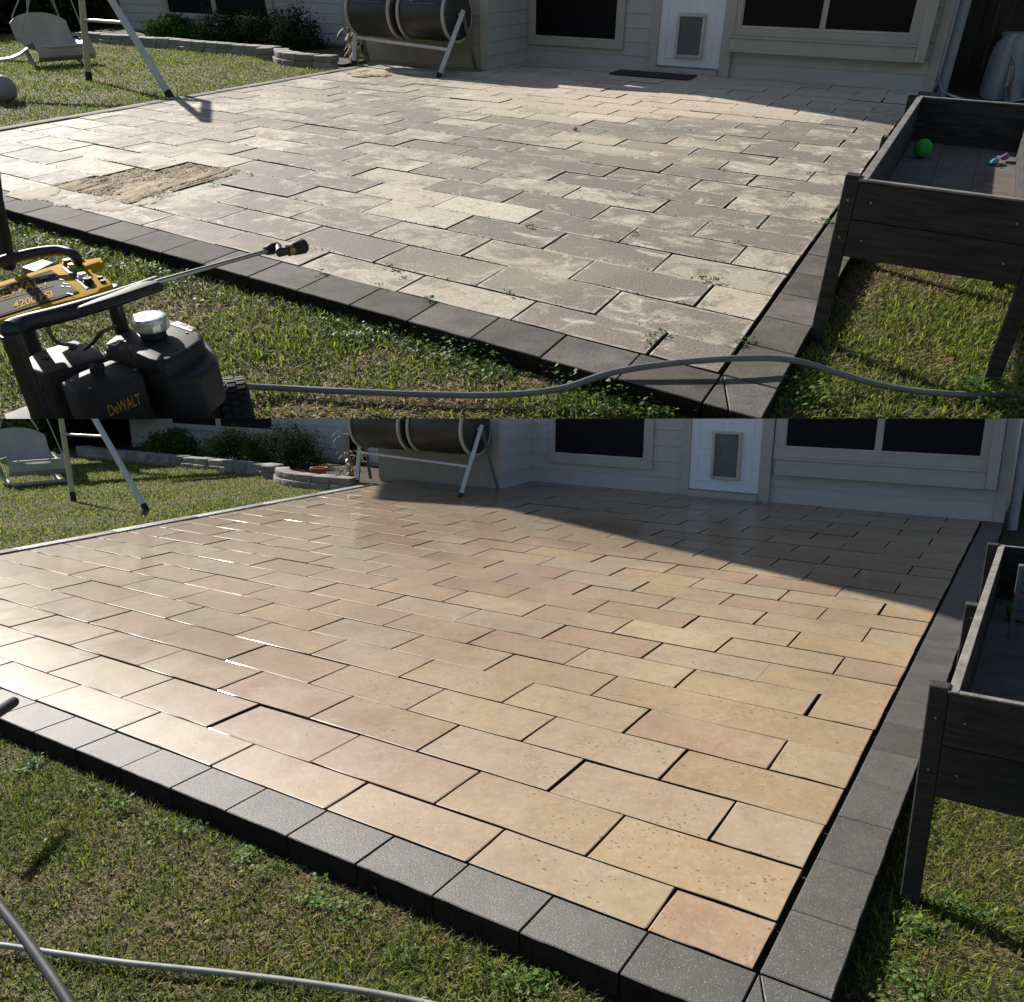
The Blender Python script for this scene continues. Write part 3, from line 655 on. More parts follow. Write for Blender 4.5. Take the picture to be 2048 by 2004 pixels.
# ------------------------------------------------------------------ planter boxes on legs
def planter(s):
    isA = s is A; wh = 'stained grey' if isA else 'clean tan'
    if isA: u0, u1, v0, v1, zr, zb, zf, T = -.24, -.79, .59, 2.78, .50, .262, .30, .022
    else: u0, u1, v0, v1, zr, zb, zf, T = -.315, -.93, .66, 3.0, .64, .30, .36, .022
    t = thing(s, 'raised_planter', f'empty dark wooden planter box on legs beside the {wh} patio', 'planter', s.p((u0 + u1) / 2, v0, s.lawn))
    hb = (zr - zb)
    def panel(a, b, z0, z1, vert):
        if vert: bx = uvbox(s, min(a, a - T), max(a, a - T), b[0], b[1], z0, z1)
        else: bx = uvbox(s, b[1], b[0], a, a + T, z0, z1)
        return bx
    for k in range(2):
        z0 = zb + hb * k / 2 + (.002 if k else 0); z1 = zb + hb * (k + 1) / 2 - .001
        build(panel(u0, (v0 + T, v1 - T), z0, z1, True), s, 'side_board', M['plank'], t, bevel=.003)
        build(panel(u1 + T, (v0 + T, v1 - T), z0, z1, True), s, 'side_board', M['plank'], t, bevel=.003)
        build(panel(v0, (u0, u1), z0, z1, False), s, 'end_board', M['plank'], t, bevel=.003)
        build(panel(v1 - T, (u0, u1), z0, z1, False), s, 'end_board', M['plank'], t, bevel=.003)
    # pale sawn top edges
    build(uvbox(s, u0 - T - .002, u0 + .004, v0 - .003, v1 + .003, zr, zr + .008), s, 'rim_strip', M['plankg'], t, bevel=.002)
    build(uvbox(s, u1 - .004, u1 + T + .002, v0 - .003, v1 + .003, zr, zr + .008), s, 'rim_strip', M['plankg'], t, bevel=.002)
    build(uvbox(s, u1 + T + .003, u0 - T - .003, v0 - .003, v0 + T, zr, zr + .007), s, 'rim_strip', M['plankg'], t, bevel=.002)
    build(uvbox(s, u1 + T + .003, u0 - T - .003, v1 - T, v1 + .003, zr, zr + .007), s, 'rim_strip', M['plankg'], t, bevel=.002)
    n = 3; wu_ = (u1 + T) - (u0 - T)
    for k in range(n):
        a = u0 - T + wu_ * k / n; b = u0 - T + wu_ * (k + 1) / n
        build(uvbox(s, b + .0007, a - .0007, v0 + T, v1 - T, zf - .02, zf + random.uniform(-.003, .003)), s, 'floor_board', M['ply'], t)
    pw = .05 if isA else .055
    for vv in (v0 + .0, (v0 + v1) / 2, v1 - pw):
        for uu, sd in ((u0 + .001, 1), (u1 - .001, -1)):
            lean = .0
            a, b = (uu, uu + sd * pw)
            lo = [s.p(a, vv, s.lawn), s.p(b, vv, s.lawn), s.p(b, vv + pw, s.lawn), s.p(a, vv + pw, s.lawn)]
            zt = zr + (.015 if vv != v1 else .02)
            if abs(vv - (v0 + v1) / 2) < .01: zt = zr - .03
            hi = [s.p(a, vv, zt), s.p(b, vv, zt), s.p(b, vv + pw, zt), s.p(a, vv + pw, zt)]
            build(MB().prism(lo, hi), s, 'leg', M['plank'], t, bevel=.004)
    s.zf = zf
    for vv in (v0, (v0 + v1) / 2):
        for zz in (zb + hb * .25, zb + hb * .75):
            c = s.p(u0 + pw * .5, vv - .0005, zz); n_ = -s.ev
            build(MB()._lathe(c, n_, [(0, .0038), (.0018, .0038), (.0018, .002)], 10), s, 'screw', M['steel'], t)
            for uu in (u0 - .05, u1 + .06):
                c = s.p(uu, v0 - .0005, zz)
                if vv == v0: build(MB()._lathe(c, n_, [(0, .0034), (.0016, .0034), (.0016, .0016)], 10), s, 'screw', M['steel'], t)
    # things lying in the box
    if isA:
        c = s.at(1846, 297, zf + .045)
        b = build(MB().ball(c, .042, 20, 14), s, 'ball', M['ballg'], base=c, smooth=True); tag(b, 'bright green ball lying in the planter beside the stained patio', 'ball')
        c = s.at(2000, 318, zf + .012)
        toy = thing(s, 'toy_bird', 'purple and blue plastic toy lying on the planter floor', 'toy', c)
        d = (s.at(2022, 308, zf + .012) - s.at(1978, 328, zf + .012)).normalized(); a0 = s.at(1985, 325, zf + .012)
        build(MB().tube([a0 - d * .03, a0, a0 + d * .03, a0 + d * .07, a0 + d * .085], [.003, .012, .015, .010, .002], 12), s, 'body', M['cyan'], toy, smooth=True)
        a1 = s.at(2005, 316, zf + .02)
        build(MB().tube([a1 - d * .01, a1 + d * .02, a1 + d * .06, a1 + d * .08], [.006, .013, .015, .004], 12), s, 'wing', M['purple'], toy, smooth=True)
        for i in range(14):
            c = s.p(random.uniform(-.7, -.52), random.uniform(1.0, 2.6), zf + .006); m = MB(); a = random.uniform(0, 6.3)
            x, y = Vector((math.cos(a), math.sin(a), 0)) * random.uniform(.008, .018), Vector((-math.sin(a), math.cos(a), 0)) * .006
            m.add([c - x, c - y + Vector((0, 0, .006)), c + x + Vector((0, 0, .004)), c + y + Vector((0, 0, .01))], [(0, 1, 2), (0, 2, 3)])
            o = build(m, s, 'dry_leaf', M['stem'], base=c); tag(o, 'small dry leaf scrap on the planter floor by the stained patio', 'leaf', 'leaf scraps in the planter')
    else:
        c = s.at(2035, 1222, zf + .05)
        b = build(MB().ball(c, .05, 20, 14), s, 'ball', M['ballg'], base=c, smooth=True); tag(b, 'dim green ball in the planter beside the clean tan patio', 'ball')
        tr = thing(s, 'slatted_tray', 'grey slatted plastic tray standing at the back of the planter', 'tray', s.p(-.6, 2.3, zf))
        a, b = -.42, -.80
        z0, z1 = zf + .08, .70
        for k in range(6):
            zz = z0 + (z1 - z0) * k / 6
            build(uvbox(s, b, a, 2.30, 2.318, zz + .004, zz + .045), s, 'slat', M['grey'], tr, bevel=.003)
        for q in (a, a - .12, a - .25, b + .02):
            build(uvbox(s, q - .02, q, 2.282, 2.299, zf, z1), s, 'upright', M['grey'], tr, bevel=.003)
for s in (A, B): planter(s)

# ------------------------------------------------------------------ compost tumbler
def tumbler(s):
    isA = s is A; wh = 'stained grey' if isA else 'clean tan'
    if isA: v, zr, r, ur, ul, f1, f2 = 6.28, .54, .255, 4.98, 6.52, (877, 155), (707.5, 131)
    else: v, zr, r, ur, ul, f1, f2 = 6.40, .765, .32, 5.34, 7.14, (920, 994), (713, 967)
    t = thing(s, 'compost_tumbler', f'twin drum black compost tumbler on pale metal legs by the {wh} patio', 'composter', s.p((ur + ul) / 2, v, 0))
    L = ul - ur; half = (L - .08) / 2
    for k in range(2):
        a = ur + k * (half + .08); c0 = s.p(a, v, zr); ax = s.eu
        prof = [(0, .02), (.0, r * .86), (.012, r * .93), (.05, r * .97), (half * .5, r), (half - .05, r * .97), (half - .012, r * .93), (half, r * .86), (half, .02)]
        d = build(MB()._lathe(c0, ax, prof, 40), s, 'drum', M['barrel'], t, smooth=True)
        for q in (.02, half - .05):
            build(MB()._lathe(c0 + ax * q, ax, [(0, r * .9), (0, r * 1.035), (.03, r * 1.035), (.03, r * .9)], 40), s, 'rim', M['rim'], d, smooth=True)
        # hatch with a latch
        n = Vector((s.eu.y, -s.eu.x, 0)); n = n if n.y < 0 else -n
        for zz, ww, hh, nm, mt in ((.30, .62, .012, 'hatch_seam', 'rim'), (.55, .62, .012, 'hatch_seam', 'rim')):
            an = zz * 1.4; p0 = c0 + ax * (half * .2) + (n * math.cos(an) + Vector((0, 0, math.sin(an)))) * (r * 1.0)
            build(MB().beam(p0, p0 + ax * (half * .6), .008, .008), s, nm, M['grey'], d)
        an = .62; p0 = c0 + ax * (half * .45) + (n * math.cos(an) + Vector((0, 0, math.sin(an)))) * (r * 1.0)
        build(MB().beam(p0, p0 + ax * .09, .05, .03, up=n), s, 'latch', M['black'], d, bevel=.004)
    axl = build(MB().tube([s.p(ur - .06, v, zr), s.p(ul + .06, v, zr)], .018, 10), s, 'axle', M['white'], t, smooth=True)
    for (f, uu) in ((f1, ur - .05), (f2, ul + .05)):
        foot = s.at(*f); top = s.p(uu, v, zr + .02)
        if uu > ur: top = s.p(uu - .03, v - .03, zr)
        fx = foot + (top - foot) * .0
        build(MB().beam(fx, top + (top - foot).normalized() * .03, .048, .024, up=(0, 1, 0)), s, 'leg', M['white'], t, bevel=.004)
        b2 = Vector((2 * top.x - foot.x, 2 * top.y - foot.y, 0)); u_, v_ = s.uv(b2); b2 = s.p(u_, min(v_, s.wv - .05), 0)
        build(MB().beam(b2, top + Vector((0, .03, 0)), .04, .024, up=(0, 1, 0)), s, 'leg', M['grey'], t, bevel=.004)
        build(MB().beam(foot - (top - foot).normalized() * .001, foot + (top - foot).normalized() * .05, .056, .034, up=(0, 1, 0)), s, 'foot_cap', M['blackfoot'], t, bevel=.004)
    a = s.at(*f1); b = s.at(*f2); ta = s.p(ur - .05, v, zr); tb = s.p(ul + .02, v - .03, zr)
    k = .44
    build(MB().tube([a + (ta - a) * k, b + (tb - b) * .52], .018, 10), s, 'crossbar', M['white'], t, smooth=True)
    # dark bolt holes along the front leg
    if isA:
        for q in (.45, .5): 
            p0 = a + (ta - a) * q; n = Vector((s.eu.y, -s.eu.x, 0)); n = n if n.y < 0 else -n
            build(MB()._lathe(p0 + n * .012, n, [(0, .006), (.004, .006)], 8), s, 'bolt', M['darkm'], t)
for s in (A, B): tumbler(s)

# ------------------------------------------------------------------ swing set
def swing(s):
    isA = s is A; wh = 'stained grey' if isA else 'clean tan'
    if isA: post, leg, p1, l1 = (178, 162), (342, 196), (163.7, 0), (223, 0)
    else: post, leg, p1, l1 = (147.5, 1002.6), (293, 1020.6), (122, 837), (189, 837)
    pf, lf = s.at(*post, s.lawn), s.at(*leg, s.lawn)
    t = thing(s, 'swing_set', f'swing frame with faded yellow post and white slanted leg, {wh} patio side', 'swing set', pf)
    ptop = s.dep(*p1, pf.y + .25); ltop = s.dep(*l1, lf.y + .45)
    def far_(a, b, k): return b + (b - a) * k
    kk = .9 if isA else .0
    r1 = .034 if isA else .032
    build(MB().tube([pf + (ptop - pf) * .05, far_(pf, ptop, 1.0 if isA else .1)], r1, 14), s, 'post', M['yellowpost'], t, smooth=True)
    build(MB().tube([pf, pf + (ptop - pf) * .11], r1 * 1.08, 14), s, 'post_foot', M['blackfoot'], t, smooth=True)
    build(MB().tube([lf + (ltop - lf) * .03, far_(lf, ltop, 1.0 if isA else .1)], r1 * 1.05, 14), s, 'leg', M['white'], t, smooth=True)
    build(MB().tube([lf, lf + (ltop - lf) * .06], r1 * 1.12, 14), s, 'leg_foot', M['blackfoot'], t, smooth=True)
    k1 = (.26 if isA else .80)
    a = pf + (ptop - pf) * (.76 if isA else .81); b = lf + (ltop - lf) * (.77 if isA else .80)
    build(MB().tube([a, b], .016, 8), s, 'brace', M['steel'], t, smooth=True)
    if isA:  # top rail above the picture
        top = far_(pf, ptop, 1.0); tp2 = far_(lf, ltop, 1.0)
        build(MB().tube([tp2, top, top + Vector((-3.2, .8, 0))], .045, 12), s, 'top_rail', M['white'], t, smooth=True)
    # moulded seat hanging on ropes
    gy = 12.6 if isA else 11.4
    if isA: q = dict(bl=(58, 54), tl=(100, 47), fr=(166, 84), bot=(120, 119), tip=(160, 117))
    ox, oy = (0, 0) if isA else (-53, 829)
    g = thing(s, 'glider_seat', f'grey moulded swing seat hanging on ropes over the lawn by the {wh} patio', 'swing seat', s.dep(112 + ox, 120 + oy, gy))
    def D(x, y, d=0.0): return s.dep(x + ox, y + oy, gy + d)
    c0 = D(112, 98); fd = (-s.eu * .93 - s.ev * .1).normalized(); wd_ = (s.ev * .9 - s.eu * .25).normalized(); Zv = Vector((0, 0, 1)); k_ = 1.0 if isA else 1.02
    zz = .8 if isA else 1.0
    def S(a, w_, h_): return c0 + fd * (a * k_) + wd_ * (w_ * k_) + Zv * (h_ * zz)
    prof = [(-.36, .40), (-.33, .28), (-.28, .12), (-.20, .0), (-.05, -.03), (.12, .0), (.24, .03), (.29, .0), (.29, -.06), (.24, -.12)]
    secs = []
    for i in range(11):
        w_ = -1 + 2 * i / 10; side = abs(w_) ** 4
        row = []
        for j, (a, h_) in enumerate(prof):
            hh = h_ + (.07 * (1 - w_ * w_) if j < 2 else 0) + side * (.10 if 2 < j < 7 else -.05 if j < 2 else 0); row.append(S(a + side * (.05 if j < 3 else 0), w_ * .36, hh))
        secs.append(row)
    build(MB().grid(secs), s, 'shell', M['seat'], g, smooth=True, solid=.018)
    for w_ in (-.3, .3):
        build(MB().tube([S(-.2, w_, -.02), S(-.12, w_, -.16), S(.1, w_, -.25), S(.3, w_, -.24)], [.03, .03, .028, .02], 10), s, 'support', M['seat'], g, smooth=True)
    build(MB().tube([S(.3, -.33, -.24), S(.3, .33, -.24)], .025, 10), s, 'foot_rest', M['seat'], g, smooth=True)
    build(MB().tube([S(.27, -.36, .06), S(.27, .36, .06)], .016, 8), s, 'front_rail', M['rim'], g, smooth=True)
    for a, b in (((58, 56), (45, -20)), ((60, 82), (63, -20)), ((100, 48), (92, -20)), ((100, 48), (99, -20)), ((154, 79), (134, -20))):
        e_ = D(*b, .15); k2 = {58: (-.34, -.3, .42), 60: (-.2, -.34, .1), 100: (-.34, .3, .42), 154: (.2, .34, .1)}[a[0]]
        build(MB().tube([S(*k2), e_], .008, 6), s, 'rope', M['rope'], g)
    if isA:
        c = D(20, 110, .3)
        sl_ = thing(s, 'slide_tip', 'curved white plastic swing seat at the left edge of the lawn', 'swing seat', c)
        rows = []
        for x, y in ((-12, 119), (8, 117.5), (22, 115), (38, 108), (50, 99), (60, 91)):
            rows.append([D(x, y - 2.5, .45), D(x + 2, y, .2)])
        build(MB().grid(rows), s, 'seat_strap', M['white'], sl_, smooth=True, solid=.025)
        build(MB().tube([D(60, 91, .3), D(52, -20, .3)], .008, 6), s, 'rope', M['rope'], sl_)
        c = s.at(16, 205, s.lawn); rr = .115
        b = build(MB().ball(c + Vector((0, 0, rr)), rr, 28, 18), s, 'ball', M['ballgrey'], base=c, smooth=True)
        tag(b, 'large dull grey ball on the lawn at the left edge', 'ball')
for s in (A, B): swing(s)

# ------------------------------------------------------------------ plants
def leaf_obj(s, name, pts, nrm, size, cols, mat, parent, aspect=2.2, droop=0.0):
    """many small folded leaves as one mesh with a colour per leaf"""
    n = len(pts); a = RNG.normal(size=(n, 3)); a /= np.linalg.norm(a, axis=1)[:, None]
    t = np.cross(a, nrm); t /= np.linalg.norm(t, axis=1)[:, None] + 1e-9
    b = np.cross(nrm, t); sz = (size * RNG.uniform(.6, 1.3, n))[:, None]
    L = t * sz; W = b * sz / aspect; f = nrm * sz * .18
    v = np.stack([pts - L, pts - W + f, pts + L - np.array([0, 0, 1]) * sz * droop, pts + W + f], 1)
    return raw(s, name, v.reshape(-1, 3), 4, cols, mat, parent)
def raw(s, name, v, k, cols, mat, parent=None, base=None, faces=None):
    n = len(v) // k
    b = BASE[parent.name] if parent is not None else (base or Vector((0, 0, 0)))
    v = v - np.array(b)
    me = bpy.data.meshes.new(name)
    if k == 4: idx = (np.arange(n)[:, None] * 4 + np.array([0, 1, 2, 3])); per = 4; F_ = idx.reshape(-1, 4)
    else:      # blade: 5 points, quad + triangle -> three triangles
        F_ = (np.arange(n)[:, None, None] * 5 + np.array([[0, 1, 3], [0, 3, 2], [2, 3, 4]])).reshape(-1, 3); per = 3
    me.vertices.add(len(v)); me.vertices.foreach_set('co', v.astype(np.float32).ravel())
    me.loops.add(F_.size); me.loops.foreach_set('vertex_index', F_.astype(np.int32).ravel())
    me.polygons.add(len(F_)); me.polygons.foreach_set('loop_start', (np.arange(len(F_)) * per).astype(np.int32))
    me.update(calc_edges=True)
    ca = me.color_attributes.new('tint', 'FLOAT_COLOR', 'POINT')
    c4 = np.concatenate([np.repeat(cols, k, 0), np.ones((n * k, 1))], 1); ca.data.foreach_set('color', c4.astype(np.float32).ravel())
    me.materials.append(mat)
    return link(me, s, name, parent, Vector(b))
def keepmask(s, P, pad=0.0):
    d = (P - np.array(s.C)) @ np.array(s.n) * s.side
    return d > pad
def shrub(s, label, c, rad, n, size, c1, c2, name='shrub', cat='shrub', group=None, stems=6, tilt=0.0):
    t = thing(s, name, label, cat, Vector((c[0], c[1], s.lawn)), group)
    c = np.array(c); rad = np.array(rad)
    # clumps on a lumpy volume
    m = max(8, n // 90); cl = RNG.normal(size=(m, 3)); cl /= np.linalg.norm(cl, axis=1)[:, None]; cl *= RNG.uniform(.35, 1.0, (m, 1)) ** .6
    cl[:, 2] = np.abs(cl[:, 2]) * 1.5 - .5
    P = cl[RNG.integers(0, m, n)] + RNG.normal(size=(n, 3)) * .17
    N = P / (np.linalg.norm(P, axis=1)[:, None] + 1e-6) + RNG.normal(size=(n, 3)) * .6; N /= np.linalg.norm(N, axis=1)[:, None]
    P = c + P * rad; ok = (P[:, 2] > s.lawn) & keepmask(s, P, size); P, N = P[ok], N[ok]
    f = RNG.uniform(0, 1, (len(P), 1)); cols = np.array(c1) * (1 - f) + np.array(c2) * f
    if len(P): leaf_obj(s, 'foliage', P, N, size, cols, M['leafd'], t)
    for i in range(stems):
        e = Vector(c + RNG.uniform(-.7, .7, 3) * rad); e.z = min(e.z, c[2])
        b0 = Vector((c[0] + RNG.uniform(-.1, .1), c[1] + RNG.uniform(-.1, .1), s.lawn))
        build(MB().tube([b0, (b0 + e) / 2 + Vector((.02, 0, .03)), e], [.012, .008, .004], 6), s, 'stem', M['stem'], t)
    return t
DG, MG, LG = (.018, .03, .012), (.035, .06, .02), (.06, .11, .025)
for s in (A, B):
    isA = s is A; wh = 'stained grey' if isA else 'clean tan'; k = 1.0 if not isA else .8
    zc = .12 if isA else .16
    f = (lambda u, v: tuple(s.p(u, v, zc)))
    us = (11.0, 9.9, 9.2, 8.6) if isA else (11.8, 10.6, 9.8, 9.2)
    shrub(s, f'fresh green grassy clump in the bed behind the {wh} patio', f(us[0] + .3, 7.1), (.42, .35, .27 * k), 4200, .030, (.03, .08, .015), (.07, .15, .03), 'grassy_clump', 'plant')
    shrub(s, f'dark leafy shrub beside the grassy clump behind the {wh} patio', f(us[1] + .2, 7.25), (.5, .35, .34 * k), 5500, .020, DG, MG)
    shrub(s, f'dark shrub under the middle of the back wall behind the {wh} patio', f(us[2], 7.25), (.5, .35, .36 * k), 5500, .020, DG, MG)
    shrub(s, f'tallest dark shrub at the bed corner behind the {wh} patio', f(us[3], 7.2), (.42, .35, .48 * k), 5500, .020, DG, (.05, .06, .03))
    # shaded hedge behind the swing
    for i, (uu, vv) in enumerate(((15.6, 7.3), (16.2, 6.6), (16.9, 6.0), (15.9, 8.4)) if isA else ((16.0, 7.2), (16.3, 6.4), (16.6, 5.6), (16.3, 8.3))):
        lab = ['glossy dark hedge bush just behind the swing post', 'dark hedge bush behind the hanging seat', 'dark hedge bush at the far left edge', 'small dark bush at the end of the back wall'][i]
        shrub(s, f'{lab}, by the {wh} patio', tuple(s.p(uu, vv, .35)), (.8, .7, .95 * k), 2600, .06, (.010, .018, .008), (.028, .05, .018), 'hedge_bush', 'bush')
    # dry maize-like plant next to the tumbler
    c = s.p(6.95, 6.55, s.lawn) if isA else s.p(7.5, 6.5, s.lawn)
    t = thing(s, 'dry_plant', f'withered tall plant with curled leaves beside the tumbler by the {wh} patio', 'plant', c)
    for i in range(7):
        b0 = c + Vector((random.uniform(-.1, .1), random.uniform(-.1, .1), 0)); hgt = random.uniform(.35, .75) * (.85 if isA else 1.1)
        e = b0 + Vector((random.uniform(-.14, .14), random.uniform(-.08, .08), hgt))
        build(MB().tube([b0, (b0 + e) / 2 + Vector((.015, 0, 0)), e], [.012, .009, .004], 6), s, 'stalk', M['stem'], t)
        for j in range(6):
            q = b0 + (e - b0) * random.uniform(.25, 1); a = random.uniform(0, 6.28); L = random.uniform(.1, .22); d = Vector((math.cos(a), math.sin(a), 0)); sd = Vector((-d.y, d.x, 0)) * .014
            m = [q + d * (L * x) + Vector((0, 0, L * (.55 * x - 1.0 * x * x))) for x in (0, .35, .7, 1)]
            rows = [[p_ - sd * w_, p_ + sd * w_ + Vector((0, 0, .006))] for p_, w_ in zip(m, (.6, 1, .8, .1))]
            build(MB().grid(rows), s, 'leaf', M['stem'] if random.random() < .8 else M['green'], t, smooth=True)
    # clay pot in the corner bed
    if not isA:
        c = s.p(8.1, 6.5, s.lawn + .05); p_ = build(MB()._lathe(c, (0, 0, 1), [(0, .08), (.02, .09), (.12, .11), (.12, .125), (.15, .125), (.15, .1), (.12, .1)], 20), s, 'pot', M['pot'], base=c, smooth=True)
        tag(p_, 'small terracotta pot in the curved stone bed', 'pot')

# ------------------------------------------------------------------ grass
def in_poly(P, poly):
    x, y = P[:, 0], P[:, 1]; r = np.zeros(len(P), bool); n = len(poly)
    for i in range(n):
        x1, y1 = poly[i]; x2, y2 = poly[(i + 1) % n]
        c = ((y1 > y) != (y2 > y)) & (x < (x2 - x1) * (y - y1) / (y2 - y1 + 1e-12) + x1); r ^= c
    return r
def field(P, k):  # smooth patchiness 0..1
    v = np.zeros(len(P)); rg = np.random.default_rng(5)
    for i in range(9):
        a = rg.uniform(0, 6.28); f = k * rg.uniform(.5, 2.4); v += np.sin((P[:, 0] * math.cos(a) + P[:, 1] * math.sin(a)) * f + rg.uniform(0, 6.28))
    return 1 / (1 + np.exp(-v * .9))
def grass(s, name, poly, dens, ln, wd, dry=.45, lean=1.0, dark=1.0):
    poly = [(q[0], q[1]) for q in poly]; xs = [q[0] for q in poly]; ys = [q[1] for q in poly]
    n = int((max(xs) - min(xs)) * (max(ys) - min(ys)) * dens)
    P = np.stack([RNG.uniform(min(xs), max(xs), n), RNG.uniform(min(ys), max(ys), n), np.full(n, s.lawn)], 1)
    # gather into tufts
    tuft = RNG.normal(size=(n, 2)) * .012; P[:, :2] = np.round(P[:, :2] / .035 + RNG.normal(size=(n, 2)) * .35) * .035 + tuft
    P = P[in_poly(P, poly)]; P = P[keepmask(s, P)]; n = len(P)
    fl, f2 = field(P, 2.6), field(P + 9.1, 9.0); dr = RNG.uniform(0, 1, n) < np.clip(dry * (.25 + 1.1 * fl * f2 + .25 * f2), 0, .95)
    a = RNG.uniform(0, 6.28, n); tl = np.abs(RNG.normal(.75, .45, n)) * lean; tl[dr] += .45; tl = np.clip(tl, 0, 1.5)
    L = ln * RNG.uniform(.55, 1.35, n) * (.75 + .5 * (1 - fl)); d = np.stack([np.cos(a), np.sin(a), np.zeros(n)], 1); up = np.array([0, 0, 1.0])
    W = np.stack([-np.sin(a + RNG.normal(0, .6, n)), np.cos(a), np.zeros(n)], 1) * (wd * RNG.uniform(.6, 1.3, n))[:, None] * .5
    st, ct = np.sin(tl)[:, None], np.cos(tl)[:, None]; Lc = L[:, None]
    m = P + (d * st * .75 + up * np.maximum(ct, .18)) * Lc * .5
    e = m + (d * np.minimum(st * 1.25 + .15, 1.1) + up * np.maximum(ct - .35, -.1)) * Lc * .5
    v = np.stack([P - W, P + W, m - W * .85, m + W * .85, e], 1)
    g1, g2, g3 = np.array((.15, .225, .03)), np.array((.32, .36, .055)), np.array((.05, .09, .018)); h1, h2 = np.array((.52, .41, .21)), np.array((.28, .205, .10))
    r1, r2 = RNG.uniform(0, 1, (n, 1)), RNG.uniform(0, 1, (n, 1))
    c = np.where(r1 < .45, g1, np.where(r1 < .8, g2, g3)) * (.7 + .6 * r2); c[dr] = (h1 * r1 + h2 * (1 - r1))[dr] * (.6 + .7 * r2[dr])
    o = raw(s, name, v.reshape(-1, 3), 5, c * dark, M['blade'], base=Vector((float(np.mean(xs)), float(np.mean(ys)), s.lawn)))
    return tag(o, f'short green and straw coloured grass, {"upper" if s is A else "lower"} lawn', 'grass', kind='stuff')
def clover(s, pts, spread, n, label, size=.012, hi=.05, name='weeds'):
    P = []; 
    for q in pts:
        m = max(4, int(n * random.uniform(.5, 1.5))); o = RNG.normal(size=(m, 3)) * np.array([spread, spread, 0]); o[:, 2] = RNG.uniform(.01, hi, m)
        P.append(np.array(q) + o)
    P = np.concatenate(P); P = P[keepmask(s, P, .01)]
    N = np.stack([RNG.normal(0, .35, len(P)), RNG.normal(0, .35, len(P)), np.ones(len(P))], 1); N /= np.linalg.norm(N, axis=1)[:, None]
    f = RNG.uniform(0, 1, (len(P), 1)); cols = np.array((.045, .11, .018)) * (1 - f) + np.array((.14, .24, .04)) * f
    o = leaf_obj(s, name, P, N, size, cols, M['leaf'], None, 1.4)
    return tag(o, label, 'weeds', kind='stuff')
pA = lambda u, v: A.p(u, v)
grass(A, 'grass', [A.p(-.2, -.245), A.p(5.2, -.245), A.p(5.2, -2.6), A.p(-.2, -2.6)], 14500, .034, .0050, .62)
grass(A, 'grass', [A.p(-.2, -1.6), A.p(-.2, 3.6), A.p(-1.9, 3.6), A.p(-1.9, -1.6)], 13000, .034, .0050, .6)
grass(A, 'grass', [A.p(6.4, -.2), A.p(6.4, 6.3), A.p(6.9, 5.9), A.p(8.3, 6.2), A.p(8.4, 6.45), A.p(15, 6.45), A.p(15, 1), A.p(10, -1.5)], 2600, .036, .008, .45)
grass(B, 'grass', [B.p(-.2, -.215), B.p(4.4, -.215), B.p(4.4, -1.9), B.p(-.2, -1.9)], 16000, .038, .0044, .5, 1.0, .82)
grass(B, 'grass', [B.p(-.2, -1.2), B.p(-.2, 3.4), B.p(-1.9, 3.4), B.p(-1.9, -1.2)], 12000, .038, .0044, .5, 1.0, .82)
grass(B, 'grass', [B.p(6.92, -.2), B.p(6.92, 6.0), B.p(8.2, 5.9), B.p(8.9, 6.45), B.p(15, 6.45), B.p(15, 1), B.p(10, -1.5)], 2600, .042, .009, .4)
# low weeds along the kerb and in the joints
pts = [A.p(random.uniform(-.15, 4.5), -.28 - abs(random.gauss(0, .07)), A.lawn) for _ in range(60)]
clover(A, pts, .03, 30, 'leafy green weeds along the kerb of the stained patio', .009, .035)
pts = [A.at(x, y, A.lawn) for x, y in ((940, 690), (950, 700), (925, 705), (1000, 715), (1150, 760), (1240, 790), (1090, 725), (830, 660), (1300, 800), (1960, 800), (2020, 815), (1600, 800))]
clover(A, pts, .05, 120, 'leafier weed clumps at the foot of the stained kerb', .010, .06)
pts = []
for q in ((1308, 680), (1300, 690), (1318, 668), (1490, 680), (1484, 690), (1410, 565), (1402, 560), (1425, 562), (1652, 444), (1648, 448), (1480, 490), (1618, 350), (1570, 390), (300, 392), (318, 397), (326, 392), (205, 358), (420, 368), (500, 353), (780, 535), (800, 548), (640, 545), (1015, 590), (1510, 240), (760, 575), (860, 600), (1270, 470), (1060, 455)):
    pts.append(A.at(*q))
clover(A, pts, .016, 26, 'small weeds growing in the joints of the stained patio', .0062, .014)
pts = [B.p(random.uniform(-.15, 4.5), -.26 - abs(random.gauss(0, .06)), B.lawn) for _ in range(34)] + [B.p(-.24 - abs(random.gauss(0, .1)), random.uniform(-.5, 3), B.lawn) for _ in range(26)]
clover(B, pts, .03, 34, 'leafy green weeds along the kerb of the clean patio', .009, .04)
# loose grit and crumbs caught in the joints of the old patio
n = 5000; uu = RNG.uniform(0, A.U, n); vv = .235 + .305 * RNG.integers(0, 20, n) + RNG.normal(0, .006, n)
P = np.array([A.p(a, b, random.uniform(.002, .006)) for a, b in zip(uu, vv)]); N = RNG.normal(size=(n, 3)); N /= np.linalg.norm(N, axis=1)[:, None]
f = RNG.uniform(0, 1, (n, 1)); cols = np.array((.05, .04, .025)) * (1 - f) + np.array((.10, .11, .04)) * f
tag(leaf_obj(A, 'joint_crumbs', P, N, .0038, cols, M['leaf'], None, 1.3), 'dark crumbs and moss caught in the joints of the stained patio', 'debris', kind='stuff')

